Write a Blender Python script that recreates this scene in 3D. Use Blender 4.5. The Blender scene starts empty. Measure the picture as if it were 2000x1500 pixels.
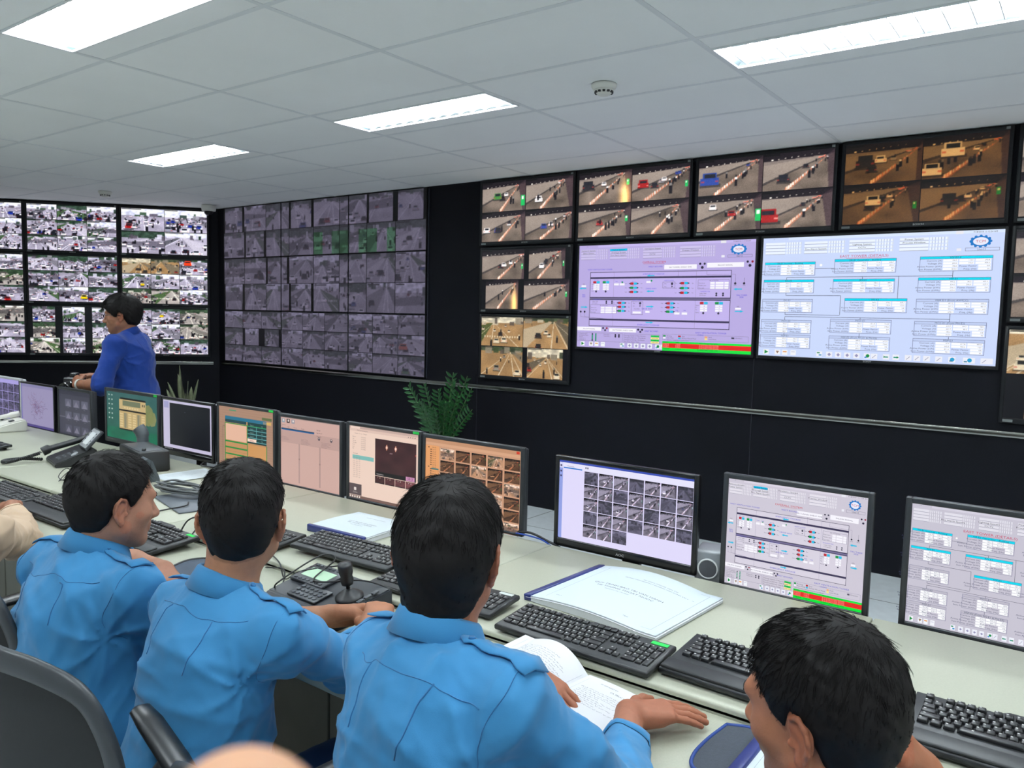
import bpy, bmesh, math, random
import numpy as np
from mathutils import Vector, Matrix

S = bpy.context.scene
COL = S.collection
# ---------------------------------------------------------------- camera
CAM_P = (3.82812, -1.92594, 1.58672)
CAM_YAW, CAM_PITCH, CAM_ROLL = -0.637170, 0.085162, 0.022306
_fw = Vector((math.sin(CAM_YAW) * math.cos(CAM_PITCH), math.cos(CAM_YAW) * math.cos(CAM_PITCH), -math.sin(CAM_PITCH)))
_r0 = Vector((math.cos(CAM_YAW), -math.sin(CAM_YAW), 0))
_u0 = _r0.cross(_fw)
_rt = math.cos(CAM_ROLL) * _r0 + math.sin(CAM_ROLL) * _u0
_up = -math.sin(CAM_ROLL) * _r0 + math.cos(CAM_ROLL) * _u0
cam = bpy.data.cameras.new('camera')
cam.sensor_fit = 'HORIZONTAL'; cam.sensor_width = 36.0
cam.lens = 36.0 * 1554.16 / 2000.0
cam.clip_start = 0.01
cam.dof.use_dof = True
cam.dof.focus_distance = 1.9
cam.dof.aperture_fstop = cam.lens / 2.0        # a phone lens, about 2 mm wide
camo = bpy.data.objects.new('camera', cam); COL.objects.link(camo)
camo.matrix_world = Matrix(((_rt.x, _up.x, -_fw.x, CAM_P[0]), (_rt.y, _up.y, -_fw.y, CAM_P[1]), (_rt.z, _up.z, -_fw.z, CAM_P[2]), (0, 0, 0, 1)))
S.camera = camo
# ---------------------------------------------------------------- world, exposure
S.view_settings.view_transform = 'Standard'; S.view_settings.look = 'None'
S.view_settings.exposure = 0.0; S.view_settings.gamma = 1.0; S.view_settings.use_curve_mapping = False
S.cycles.use_denoising = True
S.cycles.max_bounces = 8; S.cycles.diffuse_bounces = 5
S.cycles.sample_clamp_indirect = 6.0
W = bpy.data.worlds.new('world'); S.world = W; W.use_nodes = True
W.node_tree.nodes['Background'].inputs[0].default_value = (0.6, 0.65, 0.75, 1)
W.node_tree.nodes['Background'].inputs[1].default_value = 0.02
LAMP_POWER = 102.0                                # radiance of the fluorescent tubes
SCREEN_POWER = 1.0

# ---------------------------------------------------------------- helpers
def lin(c):
    return tuple(((x / 12.92) if x <= 0.04045 else ((x + 0.055) / 1.055) ** 2.4) for x in c)
def rgb(r, g, b):
    return lin((r / 255, g / 255, b / 255))
def nlin(a):
    a = np.clip(a, 0, 1)
    return np.where(a <= 0.04045, a / 12.92, ((a + 0.055) / 1.055) ** 2.4)

_M = {}
def mat(name, col=(0.5, 0.5, 0.5), rough=0.5, metal=0.0, spec=0.5, var=0.0, vscale=8.0, bump=0.0, bscale=60.0, detail=4.0, emit=None, es=1.0, sss=0.0, sheen=0.0, coat=0.0, attr=False, trans=0.0):
    if name in _M: return _M[name]
    m = bpy.data.materials.new(name); m.use_nodes = True; _M[name] = m
    nt = m.node_tree; b = nt.nodes['Principled BSDF']
    b.inputs['Base Color'].default_value = (*col, 1); b.inputs['Roughness'].default_value = rough
    b.inputs['Metallic'].default_value = metal; b.inputs['Specular IOR Level'].default_value = spec
    if sss: b.inputs['Subsurface Weight'].default_value = sss; b.inputs['Subsurface Radius'].default_value = (0.012, 0.005, 0.003); b.inputs['Subsurface Scale'].default_value = 0.6
    if sheen: b.inputs['Sheen Weight'].default_value = sheen
    if coat: b.inputs['Coat Weight'].default_value = coat; b.inputs['Coat Roughness'].default_value = 0.15
    if trans: b.inputs['Transmission Weight'].default_value = trans
    if emit is not None:
        b.inputs['Emission Color'].default_value = (*emit, 1); b.inputs['Emission Strength'].default_value = es
    src = None
    if attr:
        a = nt.nodes.new('ShaderNodeAttribute'); a.attribute_name = 'Col'; src = a.outputs['Color']
        nt.links.new(src, b.inputs['Base Color'])
    tc = None
    if var or bump:
        tc = nt.nodes.new('ShaderNodeTexCoord')
    if var:
        n = nt.nodes.new('ShaderNodeTexNoise'); n.inputs['Scale'].default_value = vscale; n.inputs['Detail'].default_value = detail
        nt.links.new(tc.outputs['Object'], n.inputs['Vector'])
        r = nt.nodes.new('ShaderNodeMapRange'); r.inputs['From Min'].default_value = 0.3; r.inputs['From Max'].default_value = 0.7
        r.inputs['To Min'].default_value = 1 - var; r.inputs['To Max'].default_value = 1 + var
        nt.links.new(n.outputs['Fac'], r.inputs['Value'])
        mx = nt.nodes.new('ShaderNodeVectorMath'); mx.operation = 'SCALE'
        if src is not None: nt.links.new(src, mx.inputs[0])
        else: mx.inputs[0].default_value = col
        nt.links.new(r.outputs['Result'], mx.inputs['Scale'])
        nt.links.new(mx.outputs[0], b.inputs['Base Color'])
    if bump:
        n2 = nt.nodes.new('ShaderNodeTexNoise'); n2.inputs['Scale'].default_value = bscale; n2.inputs['Detail'].default_value = 3
        nt.links.new(tc.outputs['Object'], n2.inputs['Vector'])
        bp = nt.nodes.new('ShaderNodeBump'); bp.inputs['Strength'].default_value = bump; bp.inputs['Distance'].default_value = 0.004
        nt.links.new(n2.outputs['Fac'], bp.inputs['Height']); nt.links.new(bp.outputs['Normal'], b.inputs['Normal'])
    return m

def screen_mat():
    if 'screen_glow' in _M: return _M['screen_glow']
    m = mat('screen_glow', (0.006, 0.006, 0.008), rough=0.35, spec=0.25)
    nt = m.node_tree; b = nt.nodes['Principled BSDF']
    a = nt.nodes.new('ShaderNodeAttribute'); a.attribute_name = 'Col'
    nt.links.new(a.outputs['Color'], b.inputs['Emission Color']); b.inputs['Emission Strength'].default_value = SCREEN_POWER
    return m

def mesh_np(name, v, f, mats=(), smooth=False, mi=None):
    """v (n,3), f (m,k) all faces with the same k, or a list of lists."""
    me = bpy.data.meshes.new(name)
    v = np.asarray(v, np.float32)
    if isinstance(f, np.ndarray):
        m, k = f.shape
        me.vertices.add(len(v)); me.vertices.foreach_set('co', v.ravel())
        me.loops.add(m * k); me.loops.foreach_set('vertex_index', f.ravel().astype(np.int32))
        me.polygons.add(m); me.polygons.foreach_set('loop_start', np.arange(0, m * k, k, dtype=np.int32))
        me.polygons.foreach_set('loop_total', np.full(m, k, np.int32))
        me.update(calc_edges=True)
    else:
        me.from_pydata([tuple(map(float, p)) for p in v], [], [tuple(map(int, q)) for q in f]); me.update()
    for x in mats: me.materials.append(x)
    if mi is not None: me.polygons.foreach_set('material_index', np.asarray(mi, np.int32))
    me.polygons.foreach_set('use_smooth', np.full(len(me.polygons), smooth, bool))
    return me

def link(name, me, parent=None, loc=None):
    o = bpy.data.objects.new(name, me); COL.objects.link(o)
    if parent is not None: o.parent = parent
    if loc is not None: o.location = loc
    return o
def tag(o, label=None, cat=None, group=None, kind=None):
    if label: o['label'] = label
    if cat: o['category'] = cat
    if group: o['group'] = group
    if kind: o['kind'] = kind
    return o
def thing(name, label, cat, loc=(0, 0, 0), rot=(0, 0, 0), group=None):
    o = bpy.data.objects.new(name, None); COL.objects.link(o)
    o.empty_display_size = 0.05
    o.location = loc; o.rotation_euler = rot
    return tag(o, label, cat, group)
def copy_tree(o, parent=None):
    c = o.copy(); COL.objects.link(c)
    if parent is not None: c.parent = parent
    for ch in [x for x in o.children]: copy_tree(ch, c)
    return c

class MB:
    """collects primitives into one bmesh"""
    def __init__(s): s.bm = bmesh.new(); s.mi = 0
    def _mark(s, faces, smooth=False):
        for f in faces: f.material_index = s.mi; f.smooth = smooth
    def box(s, c, d, bev=0.0, rot=None, seg=2, taper=None):
        x, y, z = d[0] / 2, d[1] / 2, d[2] / 2
        tb = bmesh.new()
        vs = []
        for sz in (-1, 1):
            k = 1.0 if (taper is None or sz < 0) else taper
            for sx, sy in ((-1, -1), (1, -1), (1, 1), (-1, 1)): vs.append(tb.verts.new((sx * x * k, sy * y * k, sz * z)))
        for q in ((0, 3, 2, 1), (4, 5, 6, 7), (0, 1, 5, 4), (1, 2, 6, 5), (2, 3, 7, 6), (3, 0, 4, 7)): tb.faces.new([vs[i] for i in q])
        if bev > 0: bmesh.ops.bevel(tb, geom=list(tb.edges), offset=bev, segments=seg, affect='EDGES', profile=0.5)
        M = Matrix.Translation(c) @ (rot.to_4x4() if rot is not None else Matrix.Identity(4))
        return s._merge(tb, M, bev > 0)
    def _merge(s, tb, M, smooth=False):
        mp = {}
        for v in tb.verts: mp[v] = s.bm.verts.new(M @ v.co)
        for f in tb.faces:
            try:
                g = s.bm.faces.new([mp[v] for v in f.verts]); g.material_index = s.mi; g.smooth = smooth
            except ValueError: pass
        tb.free(); return s
    def rings(s, rings, cap=True, smooth=True, closed=True):
        """list of rings, each a list of points"""
        R = [[s.bm.verts.new(p) for p in r] for r in rings]
        n = len(R[0])
        for a, b in zip(R, R[1:]):
            for i in range(n if closed else n - 1):
                j = (i + 1) % n
                try:
                    f = s.bm.faces.new((a[i], a[j], b[j], b[i])); f.material_index = s.mi; f.smooth = smooth
                except ValueError: pass
        if cap and closed:
            for r, fl in ((R[0], True), (R[-1], False)):
                try:
                    f = s.bm.faces.new(r[::-1] if fl else r); f.material_index = s.mi
                except ValueError: pass
        return s
    def cyl(s, a, b, r, r2=None, n=16, cap=True, smooth=True):
        a, b = Vector(a), Vector(b); r2 = r if r2 is None else r2
        d = (b - a).normalized(); u = d.orthogonal().normalized(); w = d.cross(u)
        ring = lambda c, q: [c + q * (math.cos(t) * u + math.sin(t) * w) for t in [2 * math.pi * i / n for i in range(n)]]
        return s.rings([ring(a, r), ring(b, r2)], cap, smooth)
    def lathe(s, prof, c=(0, 0, 0), n=24, M=None, smooth=True, cap=True):
        rr = []
        for r, z in prof:
            ring = [Vector((r * math.cos(2 * math.pi * i / n), r * math.sin(2 * math.pi * i / n), z)) for i in range(n)]
            if M is not None: ring = [M @ p for p in ring]
            rr.append([p + Vector(c) for p in ring])
        return s.rings(rr, cap, smooth)
    def tube(s, pts, r, n=8, cap=True):
        P = [Vector(p) for p in pts]; rr = []
        u = None
        for i, p in enumerate(P):
            t = (P[min(i + 1, len(P) - 1)] - P[max(i - 1, 0)])
            if t.length < 1e-9: t = Vector((0, 0, 1))
            t.normalize()
            u = t.orthogonal().normalized() if u is None else (u - t * u.dot(t)).normalized()
            w = t.cross(u); q = r[i] if isinstance(r, (list, tuple)) else r
            rr.append([p + q * (math.cos(a) * u + math.sin(a) * w) for a in [2 * math.pi * k / n for k in range(n)]])
        return s.rings(rr, cap)
    def prism(s, pts, z0, z1, M=None, bev=0.0, smooth=False):
        tb = bmesh.new(); n = len(pts)
        a = [tb.verts.new((p[0], p[1], z0)) for p in pts]; b = [tb.verts.new((p[0], p[1], z1)) for p in pts]
        tb.faces.new(a[::-1]); tb.faces.new(b)
        for i in range(n): tb.faces.new((a[i], a[(i + 1) % n], b[(i + 1) % n], b[i]))
        bmesh.ops.recalc_face_normals(tb, faces=list(tb.faces))
        if bev > 0: bmesh.ops.bevel(tb, geom=[e for e in tb.edges if abs(e.verts[0].co.z - e.verts[1].co.z) < 1e-6], offset=bev, segments=2, affect='EDGES', profile=0.5)
        return s._merge(tb, M or Matrix.Identity(4), smooth)
    def quad(s, pts, smooth=False):
        f = s.bm.faces.new([s.bm.verts.new(p) for p in pts]); f.material_index = s.mi; f.smooth = smooth; return s
    def grid(s, fn, nu, nv, smooth=True):
        V = [[s.bm.verts.new(fn(i / nu, j / nv)) for j in range(nv + 1)] for i in range(nu + 1)]
        for i in range(nu):
            for j in range(nv):
                f = s.bm.faces.new((V[i][j], V[i + 1][j], V[i + 1][j + 1], V[i][j + 1])); f.material_index = s.mi; f.smooth = smooth
        return s
    def mesh(s, name, mats):
        me = bpy.data.meshes.new(name); s.bm.normal_update()
        s.bm.to_mesh(me); s.bm.free()
        for m in (mats if isinstance(mats, (list, tuple)) else [mats]): me.materials.append(m)
        return me
    def build(s, name, mats, parent=None, loc=None):
        return link(name, s.mesh(name, mats), parent, loc)

def spline(pts, n=8):
    """Catmull-Rom through pts"""
    P = [Vector(p) for p in pts]; P = [P[0] * 2 - P[1]] + P + [P[-1] * 2 - P[-2]]; out = []
    for i in range(1, len(P) - 2):
        for k in range(n):
            t = k / n; a, b, c, d = P[i - 1:i + 3]
            out.append(0.5 * ((2 * b) + (c - a) * t + (2 * a - 5 * b + 4 * c - d) * t * t + (3 * b - 3 * c + d - a) * t ** 3))
    out.append(P[-2]); return out

# text -> (verts (n,2), faces) in units of the text size, centred or left aligned
_TX = {}
def glyphs(text, align='LEFT'):
    k = (text, align)
    if k in _TX: return _TX[k]
    cu = bpy.data.curves.new('t', 'FONT'); cu.body = text; cu.size = 1.0; cu.align_x = align; cu.resolution_u = 2; cu.fill_mode = 'FRONT'
    o = bpy.data.objects.new('t', cu); me = o.to_mesh()
    v = np.array([p.co[:2] for p in me.vertices], float).reshape(-1, 2); f = [tuple(p.vertices) for p in me.polygons]
    o.to_mesh_clear(); bpy.data.objects.remove(o); bpy.data.curves.remove(cu)
    _TX[k] = (v, f); return _TX[k]

class Canvas:
    """flat coloured content of a screen or a page: u to the right 0..1, v down 0..1"""
    def __init__(s, w, h): s.w, s.h = w, h; s.V = []; s.F = []; s.C = []; s.n = 0; s.step = 0.00012
    def add(s, uv, faces, cols, lay):
        uv = np.asarray(uv, float)
        P = np.stack([(uv[:, 0] - .5) * s.w, np.full(len(uv), -lay * s.step), (.5 - uv[:, 1]) * s.h], 1)
        s.V.append(P); s.F.append([tuple(np.add(f, s.n)) for f in faces]); s.C.append(cols); s.n += len(uv)
    def poly(s, pts, c, lay=1):
        pts = list(pts); a = sum(p[0] * q[1] - q[0] * p[1] for p, q in zip(pts, pts[1:] + pts[:1]))
        if a > 0: pts = pts[::-1]
        s.add(pts, [tuple(range(len(pts)))], [rgb(*c)] * len(pts), lay)
    def rect(s, u0, v0, u1, v1, c, lay=1): s.add([(u0, v1), (u1, v1), (u1, v0), (u0, v0)], [(0, 1, 2, 3)], [rgb(*c)] * 4, lay)
    def frame(s, u0, v0, u1, v1, c, t=0.002, lay=2):
        tu, tv = t, t * s.w / s.h
        s.rect(u0, v0, u1, v0 + tv, c, lay); s.rect(u0, v1 - tv, u1, v1, c, lay); s.rect(u0, v0, u0 + tu, v1, c, lay); s.rect(u1 - tu, v0, u1, v1, c, lay)
    def line(s, pts, c, t=0.002, lay=2):
        for (a, b), (p, q) in zip(pts, pts[1:]):
            dx, dy = (p - a) * s.w, (q - b) * s.h; L = math.hypot(dx, dy) or 1
            nx, ny = -dy / L * t * s.w / 2, dx / L * t * s.w / 2
            nu, nv = nx / s.w, ny / s.h
            s.poly([(a + nu, b + nv), (p + nu, q + nv), (p - nu, q - nv), (a - nu, b - nv)], c, lay)
    def disc(s, u, v, r, c, lay=3, n=10, ry=None):
        k = s.w / s.h; ry = r * k if ry is None else ry
        s.poly([(u + r * math.cos(2 * math.pi * i / n), v + ry * math.sin(2 * math.pi * i / n)) for i in range(n)], c, lay)
    def text(s, u, v, t, size, c, lay=4, align='CENTER', wide=1.0):
        """size = letter height as a share of the page height; v = the baseline"""
        g, f = glyphs(t, align); 
        if not len(g): return
        k = size / 0.73
        uv = np.stack([u + g[:, 0] * k * s.h / s.w * wide, v - g[:, 1] * k], 1)
        s.add(uv, f, [rgb(*c)] * sum(len(q) for q in f), lay)
    def image(s, u0, v0, u1, v1, img, lay=1):
        h, w = img.shape[:2]
        uu, vv = np.meshgrid(np.linspace(u0, u1, w), np.linspace(v0, v1, h))
        idx = np.arange(h * w).reshape(h, w)
        F = np.stack([idx[1:, :-1], idx[1:, 1:], idx[:-1, 1:], idx[:-1, :-1]], -1).reshape(-1, 4)
        L = nlin(img.reshape(-1, 3))
        P = np.stack([(uu.ravel() - .5) * s.w, np.full(h * w, -lay * s.step), (.5 - vv.ravel()) * s.h], 1)
        s.V.append(P); s.F.append(F + s.n); s.C.append(L[F.ravel()]); s.n += h * w
    def mesh(s, name, m):
        V = np.concatenate(s.V); loops = []; tot = []
        for F in s.F:
            if isinstance(F, np.ndarray): loops.append(F.ravel()); tot.append(np.full(len(F), 4))
            else:
                loops.append(np.array([i for f in F for i in f], int)); tot.append(np.array([len(f) for f in F], int))
        loops = np.concatenate(loops).astype(np.int32); tot = np.concatenate(tot).astype(np.int32)
        me = bpy.data.meshes.new(name)
        me.vertices.add(len(V)); me.vertices.foreach_set('co', V.astype(np.float32).ravel())
        me.loops.add(len(loops)); me.loops.foreach_set('vertex_index', loops)
        me.polygons.add(len(tot)); st = np.zeros(len(tot), np.int32); st[1:] = np.cumsum(tot)[:-1]
        me.polygons.foreach_set('loop_start', st); me.polygons.foreach_set('loop_total', tot)
        me.update(calc_edges=True)
        C = np.concatenate([np.asarray(c, float).reshape(-1, 3) for c in s.C])
        a = me.color_attributes.new('Col', 'FLOAT_COLOR', 'CORNER')
        a.data.foreach_set('color', np.concatenate([C, np.ones((len(C), 1))], 1).astype(np.float32).ravel())
        me.materials.append(m); return me
# ---------------------------------------------------------------- the room
H = 2.73
WY = 3.47                                         # front wall
DD = Vector((-0.654, -0.757, 0)).normalized()     # the angled left wall runs this way
COR = Vector((-4.405, WY, 0))
M_wall = mat('navy_panel', rgb(11, 12, 19), rough=0.6, spec=0.15, var=0.15, vscale=3)
M_lightwall = mat('painted_wall', rgb(232, 234, 232), rough=0.8, var=0.04)
M_tile = mat('ceiling_tile', rgb(243, 245, 245), rough=0.75, spec=0.3, var=0.025, vscale=1.4, bump=0.12, bscale=160)
M_tee = mat('ceiling_tee', rgb(224, 228, 230), rough=0.5, var=0.03)
M_steel = mat('brushed_steel', rgb(176, 176, 170), rough=0.16, metal=1.0, var=0.12, vscale=4)
M_floor = mat('floor_tile', rgb(216, 224, 228), rough=0.35, var=0.05, vscale=20)
M_grout = mat('floor_grout', rgb(36, 40, 44), rough=0.8, var=0.1)

LW = 3.95
end_left = COR + DD * LW
outline = [(COR.x, COR.y), (6.3, WY), (6.3, -3.6), (end_left.x, -3.6), (end_left.x, end_left.y)]
def wall(name, a, b, m, thick=0.12, z0=0.0, z1=H + 0.1):
    a, b = Vector((*a, 0)), Vector((*b, 0)); d = (b - a).normalized(); n = Vector((-d.y, d.x, 0))   # outside
    mb = MB(); q = [a, b, b + n * thick, a + n * thick]
    mb.rings([[p + Vector((0, 0, z0)) for p in q], [p + Vector((0, 0, z1)) for p in q]], True, False)
    bmesh.ops.recalc_face_normals(mb.bm, faces=list(mb.bm.faces))
    return tag(mb.build(name, m), kind='structure')
wall('wall_front', outline[0], outline[1], M_wall)
wall('wall_left', outline[4], outline[0], M_wall)
wall('wall_right', outline[1], outline[2], M_lightwall)
wall('wall_back', outline[2], outline[3], M_lightwall)
wall('wall_far_left', outline[3], outline[4], M_lightwall)

# floor: raised-floor tiles with dark joints
mb = MB(); mb.mi = 1; mb.quad([(-7.4, -5.8, -0.004), (7.4, -5.8, -0.004), (7.4, 3.7, -0.004), (-7.4, 3.7, -0.004)]); mb.mi = 0
fx = 0.29 - 0.6 * 13; fy = 2.945 - 0.6 * 15
for i in range(26):
    for j in range(17):
        x, y = fx + i * 0.6, fy + j * 0.6; g = 0.003
        if x > 6.2 or y > 3.45: continue
        mb.quad([(x + g, y + g, 0), (x + .6 - g, y + g, 0), (x + .6 - g, y + .6 - g, 0), (x + g, y + .6 - g, 0)])
tag(mb.build('floor', [M_floor, M_grout]), kind='structure')

# ceiling: lay-in tiles 1.2 x 0.6 on a tee grid, with openings for the lamps
LAMPS = [(c, r) for c in (-2, 0, 2, 4) for r in (2, -1, -4)]     # cells (1.2 m, 0.6 m)
mb = MB()
for a in range(-6, 6):
    for b in range(-10, 6):
        x0, y0 = 1.2 * a, 0.6 * b; g = 0.012
        rects = [(y0 + g, y0 + .6 - g)]
        if (a, b) in LAMPS: rects = [(y0 + g, y0 + .148), (y0 + .452, y0 + .6 - g)]
        for (p, q) in rects:
            mb.box((x0 + .6, (p + q) / 2, H + 0.012), (1.2 - 2 * g, q - p, 0.018), 0.0)
cl = mb.build('ceiling', [M_tile]); tag(cl, kind='structure')
mb = MB()
for a in range(-6, 7): mb.box((1.2 * a, -1.1, H + 0.008), (0.024, 9.4, 0.016))
for b in range(-10, 7): mb.box((0.0, 0.6 * b, H + 0.009), (14.4, 0.024, 0.016))
tag(mb.build('ceiling_grid', [M_tee], cl), kind='structure')
mb = MB(); mb.box((0, -1.1, H + 0.16), (14.8, 9.6, 0.02))
tag(mb.build('ceiling_slab', [M_lightwall], cl), kind='structure')

# steel ledge under the displays, panel joints
mb = MB(); mb.box(((COR.x + 6.3) / 2 + 0.02, WY - 0.012, 0.968), (6.3 - COR.x - 0.1, 0.022, 0.034), 0.003)
tag(mb.build('trim_1', M_steel), kind='structure')
mb = MB(); R = Matrix.Rotation(math.atan2(-DD.y, -DD.x), 3, 'Z'); c = COR + DD * (LW / 2) + Vector((0.757, -0.654, 0)) * 0.012
mb.box((c.x, c.y, 0.966), (LW - 0.12, 0.022, 0.034), 0.003, R)
tag(mb.build('trim_2', M_steel), kind='structure')
M_joint = mat('panel_joint', rgb(34, 36, 46), rough=0.4)
mb = MB()
for x in (-0.545, 1.905): mb.box((x, WY - 0.002, 0.475), (0.004, 0.004, 0.94)); mb.box((x, WY - 0.002, 1.16), (0.004, 0.004, 0.34))
mb.box((-1.135, WY - 0.006, 1.86), (0.012, 0.012, 1.72))
tag(mb.build('trim_3', M_joint), kind='structure')

# ---------------------------------------------------------------- lamps
M_rim = mat('lamp_rim', rgb(225, 228, 230), rough=0.4, var=0.02)
M_refl = mat('lamp_reflector', (0.80, 0.88, 0.92), rough=0.22, metal=1.0, var=0.01)
M_blade = mat('lamp_louvre', (0.88, 0.93, 0.96), rough=0.3, var=0.01)
M_tube = mat('lamp_tube', (0.9, 0.9, 0.9), emit=(0.93, 0.98, 1.0), es=LAMP_POWER)
def lamp_proto(label):
    t = thing('ceiling_light', label, 'light', group='recessed ceiling lights')
    mb = MB()
    for s in (-1, 1):
        mb.box((0, s * 0.1475, 0.002), (1.176, 0.007, 0.014)); mb.box((s * 0.5845, 0, 0.002), (0.007, 0.30, 0.014))
    mb.build('frame', M_rim, t)
    mb = MB()                                         # open box of white reflector
    x, y, z0, z1, yt = .581, .144, 0.004, 0.085, 0.12
    mb.quad([(-x, -yt, z1), (-x, yt, z1), (x, yt, z1), (x, -yt, z1)])
    for s in (-1, 1):
        mb.quad([(-x, s * y, z0), (x, s * y, z0), (x, s * yt, z1), (-x, s * yt, z1)])
        mb.quad([(s * x, -y, z0), (s * x, y, z0), (s * x, yt, z1), (s * x, -yt, z1)])
    mb.build('reflector', M_refl, t)
    for s in (-1, 1):
        mb = MB(); mb.cyl((-.57, s * .065, .048), (.57, s * .065, .048), .0135, n=10); mb.build('tube', M_tube, t)
    mb = MB()
    for k in range(13): mb.box((-.54 + k * .09, 0, 0.016), (0.004, 0.284, 0.024), taper=1.0)
    mb.box((0, 0, 0.016), (1.16, 0.004, 0.024))
    mb.build('louvre', M_blade, t)
    return t
_lab = {(0, 2): 'bright recessed ceiling light in front of the black panel strip, nearest the smoke detector', (2, 2): 'recessed ceiling light with its louvre blades showing, above the right-hand screens',
        (-2, 2): 'smallest lit recessed ceiling light, far left near the round ceiling sensor', (0, -1): 'large glowing ceiling light in the upper left corner of the photo'}
lp = None
for (c, r) in LAMPS:
    lab = _lab.get((c, r), 'recessed fluorescent ceiling light behind the camera, outside the photo')
    if lp is None: lp = lamp_proto(lab); o = lp
    else: o = copy_tree(lp); o['label'] = lab
    o.location = (1.2 * c + .6, .6 * r + .3, H)
    if (c, r) not in _lab: o['group'] = 'ceiling lights out of view'

# ---------------------------------------------------------------- ceiling sensors and the dome camera
M_white = mat('ivory_plastic', rgb(222, 222, 214), rough=0.45, var=0.02)
M_dark = mat('black_plastic', rgb(28, 30, 33), rough=0.42, var=0.06, vscale=30)
M_glossblack = mat('black_gloss', rgb(12, 12, 14), rough=0.12)
M_slot = mat('sensor_slot', rgb(60, 62, 60), rough=0.7)
def detector(label, x, y):
    t = thing('smoke_detector', label, 'smoke detector', (x, y, H))
    mb = MB(); mb.lathe([(0.0, 0), (.062, 0), (.062, -.012), (.056, -.022), (.05, -.026)], n=32); mb.build('base', M_white, t)
    mb = MB(); mb.lathe([(.05, -.026), (.05, -.03), (.034, -.046), (.026, -.052), (0, -.052)], n=32); mb.build('sensing_head', M_white, t)
    mb = MB()
    for k in range(12):
        a = 2 * math.pi * k / 12; R = Matrix.Rotation(a, 3, 'Z'); mb.box(R @ Vector((.042, 0, -.0385)), (.009, .013, .009), rot=R)
    mb.build('vent_slots', M_slot, t)
    return t
detector('white round smoke detector on the ceiling above the tunnel screens', 1.773, 1.556)
detector('small round smoke detector on the far ceiling above the standing man', -4.237, 2.101)
t = thing('dome_camera', 'white dome security camera under the ceiling in the corner of the video walls', 'security camera', (-4.20, 3.22, H))
mb = MB(); mb.lathe([(0, 0), (.075, 0), (.078, -.03), (.072, -.062), (.05, -.066)], n=28); mb.build('housing', M_white, t)
mb = MB(); mb.lathe([(.05, -.066), (.045, -.09), (.03, -.106), (.012, -.113), (0, -.114)], n=24); mb.build('dome', M_glossblack, t)
# ---------------------------------------------------------------- pictures on the screens
RS = np.random.RandomState(7)
def _fill(img, pts, c, a=1.0):
    h, w = img.shape[:2]
    p = np.array(pts, float); x0, y0 = np.floor(p.min(0)).astype(int); x1, y1 = np.ceil(p.max(0)).astype(int) + 1
    x0, y0, x1, y1 = max(x0, 0), max(y0, 0), min(x1, w), min(y1, h)
    if x1 <= x0 or y1 <= y0: return
    X, Y = np.meshgrid(np.arange(x0, x1), np.arange(y0, y1))
    ins = np.zeros(X.shape, bool); n = len(p); j = n - 1
    for i in range(n):
        xi, yi = p[i]; xj, yj = p[j]
        c1 = ((yi > Y) != (yj > Y)) & (X < (xj - xi) * (Y - yi) / (yj - yi + 1e-9) + xi); ins ^= c1; j = i
    v = img[y0:y1, x0:x1]; v[ins] = v[ins] * (1 - a) + np.array(c) / 255 * a
def _r(img, x0, y0, x1, y1, c, a=1.0):
    h, w = img.shape[:2]; X0, Y0, X1, Y1 = int(max(0, round(x0))), int(max(0, round(y0))), int(min(w, max(round(x1), round(x0) + 1))), int(min(h, max(round(y1), round(y0) + 1)))
    if X1 > X0 and Y1 > Y0: img[Y0:Y1, X0:X1] = img[Y0:Y1, X0:X1] * (1 - a) + np.array(c) / 255 * a
def _blur(a):
    b = a.copy(); b[1:-1, 1:-1] = (a[1:-1, 1:-1] * 4 + a[:-2, 1:-1] + a[2:, 1:-1] + a[1:-1, :-2] + a[1:-1, 2:]) / 8; return b
def _noise(rs, w, h, n):
    g = rs.rand(n + 2, n + 2); x = np.linspace(0, n, w); y = np.linspace(0, n, h); xi = x.astype(int); yi = y.astype(int); fx = (x - xi)[None, :]; fy = (y - yi)[:, None]
    a = g[np.ix_(yi, xi)]; b = g[np.ix_(yi, xi + 1)]; c = g[np.ix_(yi + 1, xi)]; d = g[np.ix_(yi + 1, xi + 1)]
    return (a * (1 - fx) + b * fx) * (1 - fy) + (c * (1 - fx) + d * fx) * fy
def _veh(img, x, y, s, rs, kind=None):
    k = kind if kind is not None else rs.choice(['w', 'w', 'w', 'd', 'd', 'g', 'g', 'r', 'b', 'm', 'm', 'm', 'm', 'm', 'm'], p=[.09, .09, .08, .08, .07, .06, .05, .03, .03, .07, .07, .07, .07, .07, .07])
    if k == 'm':
        _r(img, x - s * .14, y - s * .75, x + s * .14, y, (35, 34, 40)); _r(img, x - s * .12, y - s * .95, x + s * .12, y - s * .7, rs.choice([230, 120, 60]) * np.ones(3)); return
    c = dict(w=(235, 235, 238), d=(48, 48, 54), g=(150, 152, 158), r=(150, 40, 42), b=(50, 75, 150), y=(225, 200, 40), o=(225, 85, 50), v=(70, 130, 70))[k]
    _r(img, x - s * .55, y - s * .1, x + s * .6, y + s * .08, (40, 40, 44), .6)
    _r(img, x - s * .5, y - s * .45, x + s * .5, y - s * .05, c); _r(img, x - s * .38, y - s * .75, x + s * .38, y - s * .4, np.array(c) * .92)
    _r(img, x - s * .3, y - s * .68, x + s * .3, y - s * .45, (40, 44, 52)); _r(img, x - s * .48, y - s * .3, x - s * .3, y - s * .2, (205, 70, 60) if k != 'r' else (240, 200, 190), .55); _r(img, x + s * .3, y - s * .3, x + s * .48, y - s * .2, (205, 70, 60) if k != 'r' else (240, 200, 190), .55)
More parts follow.
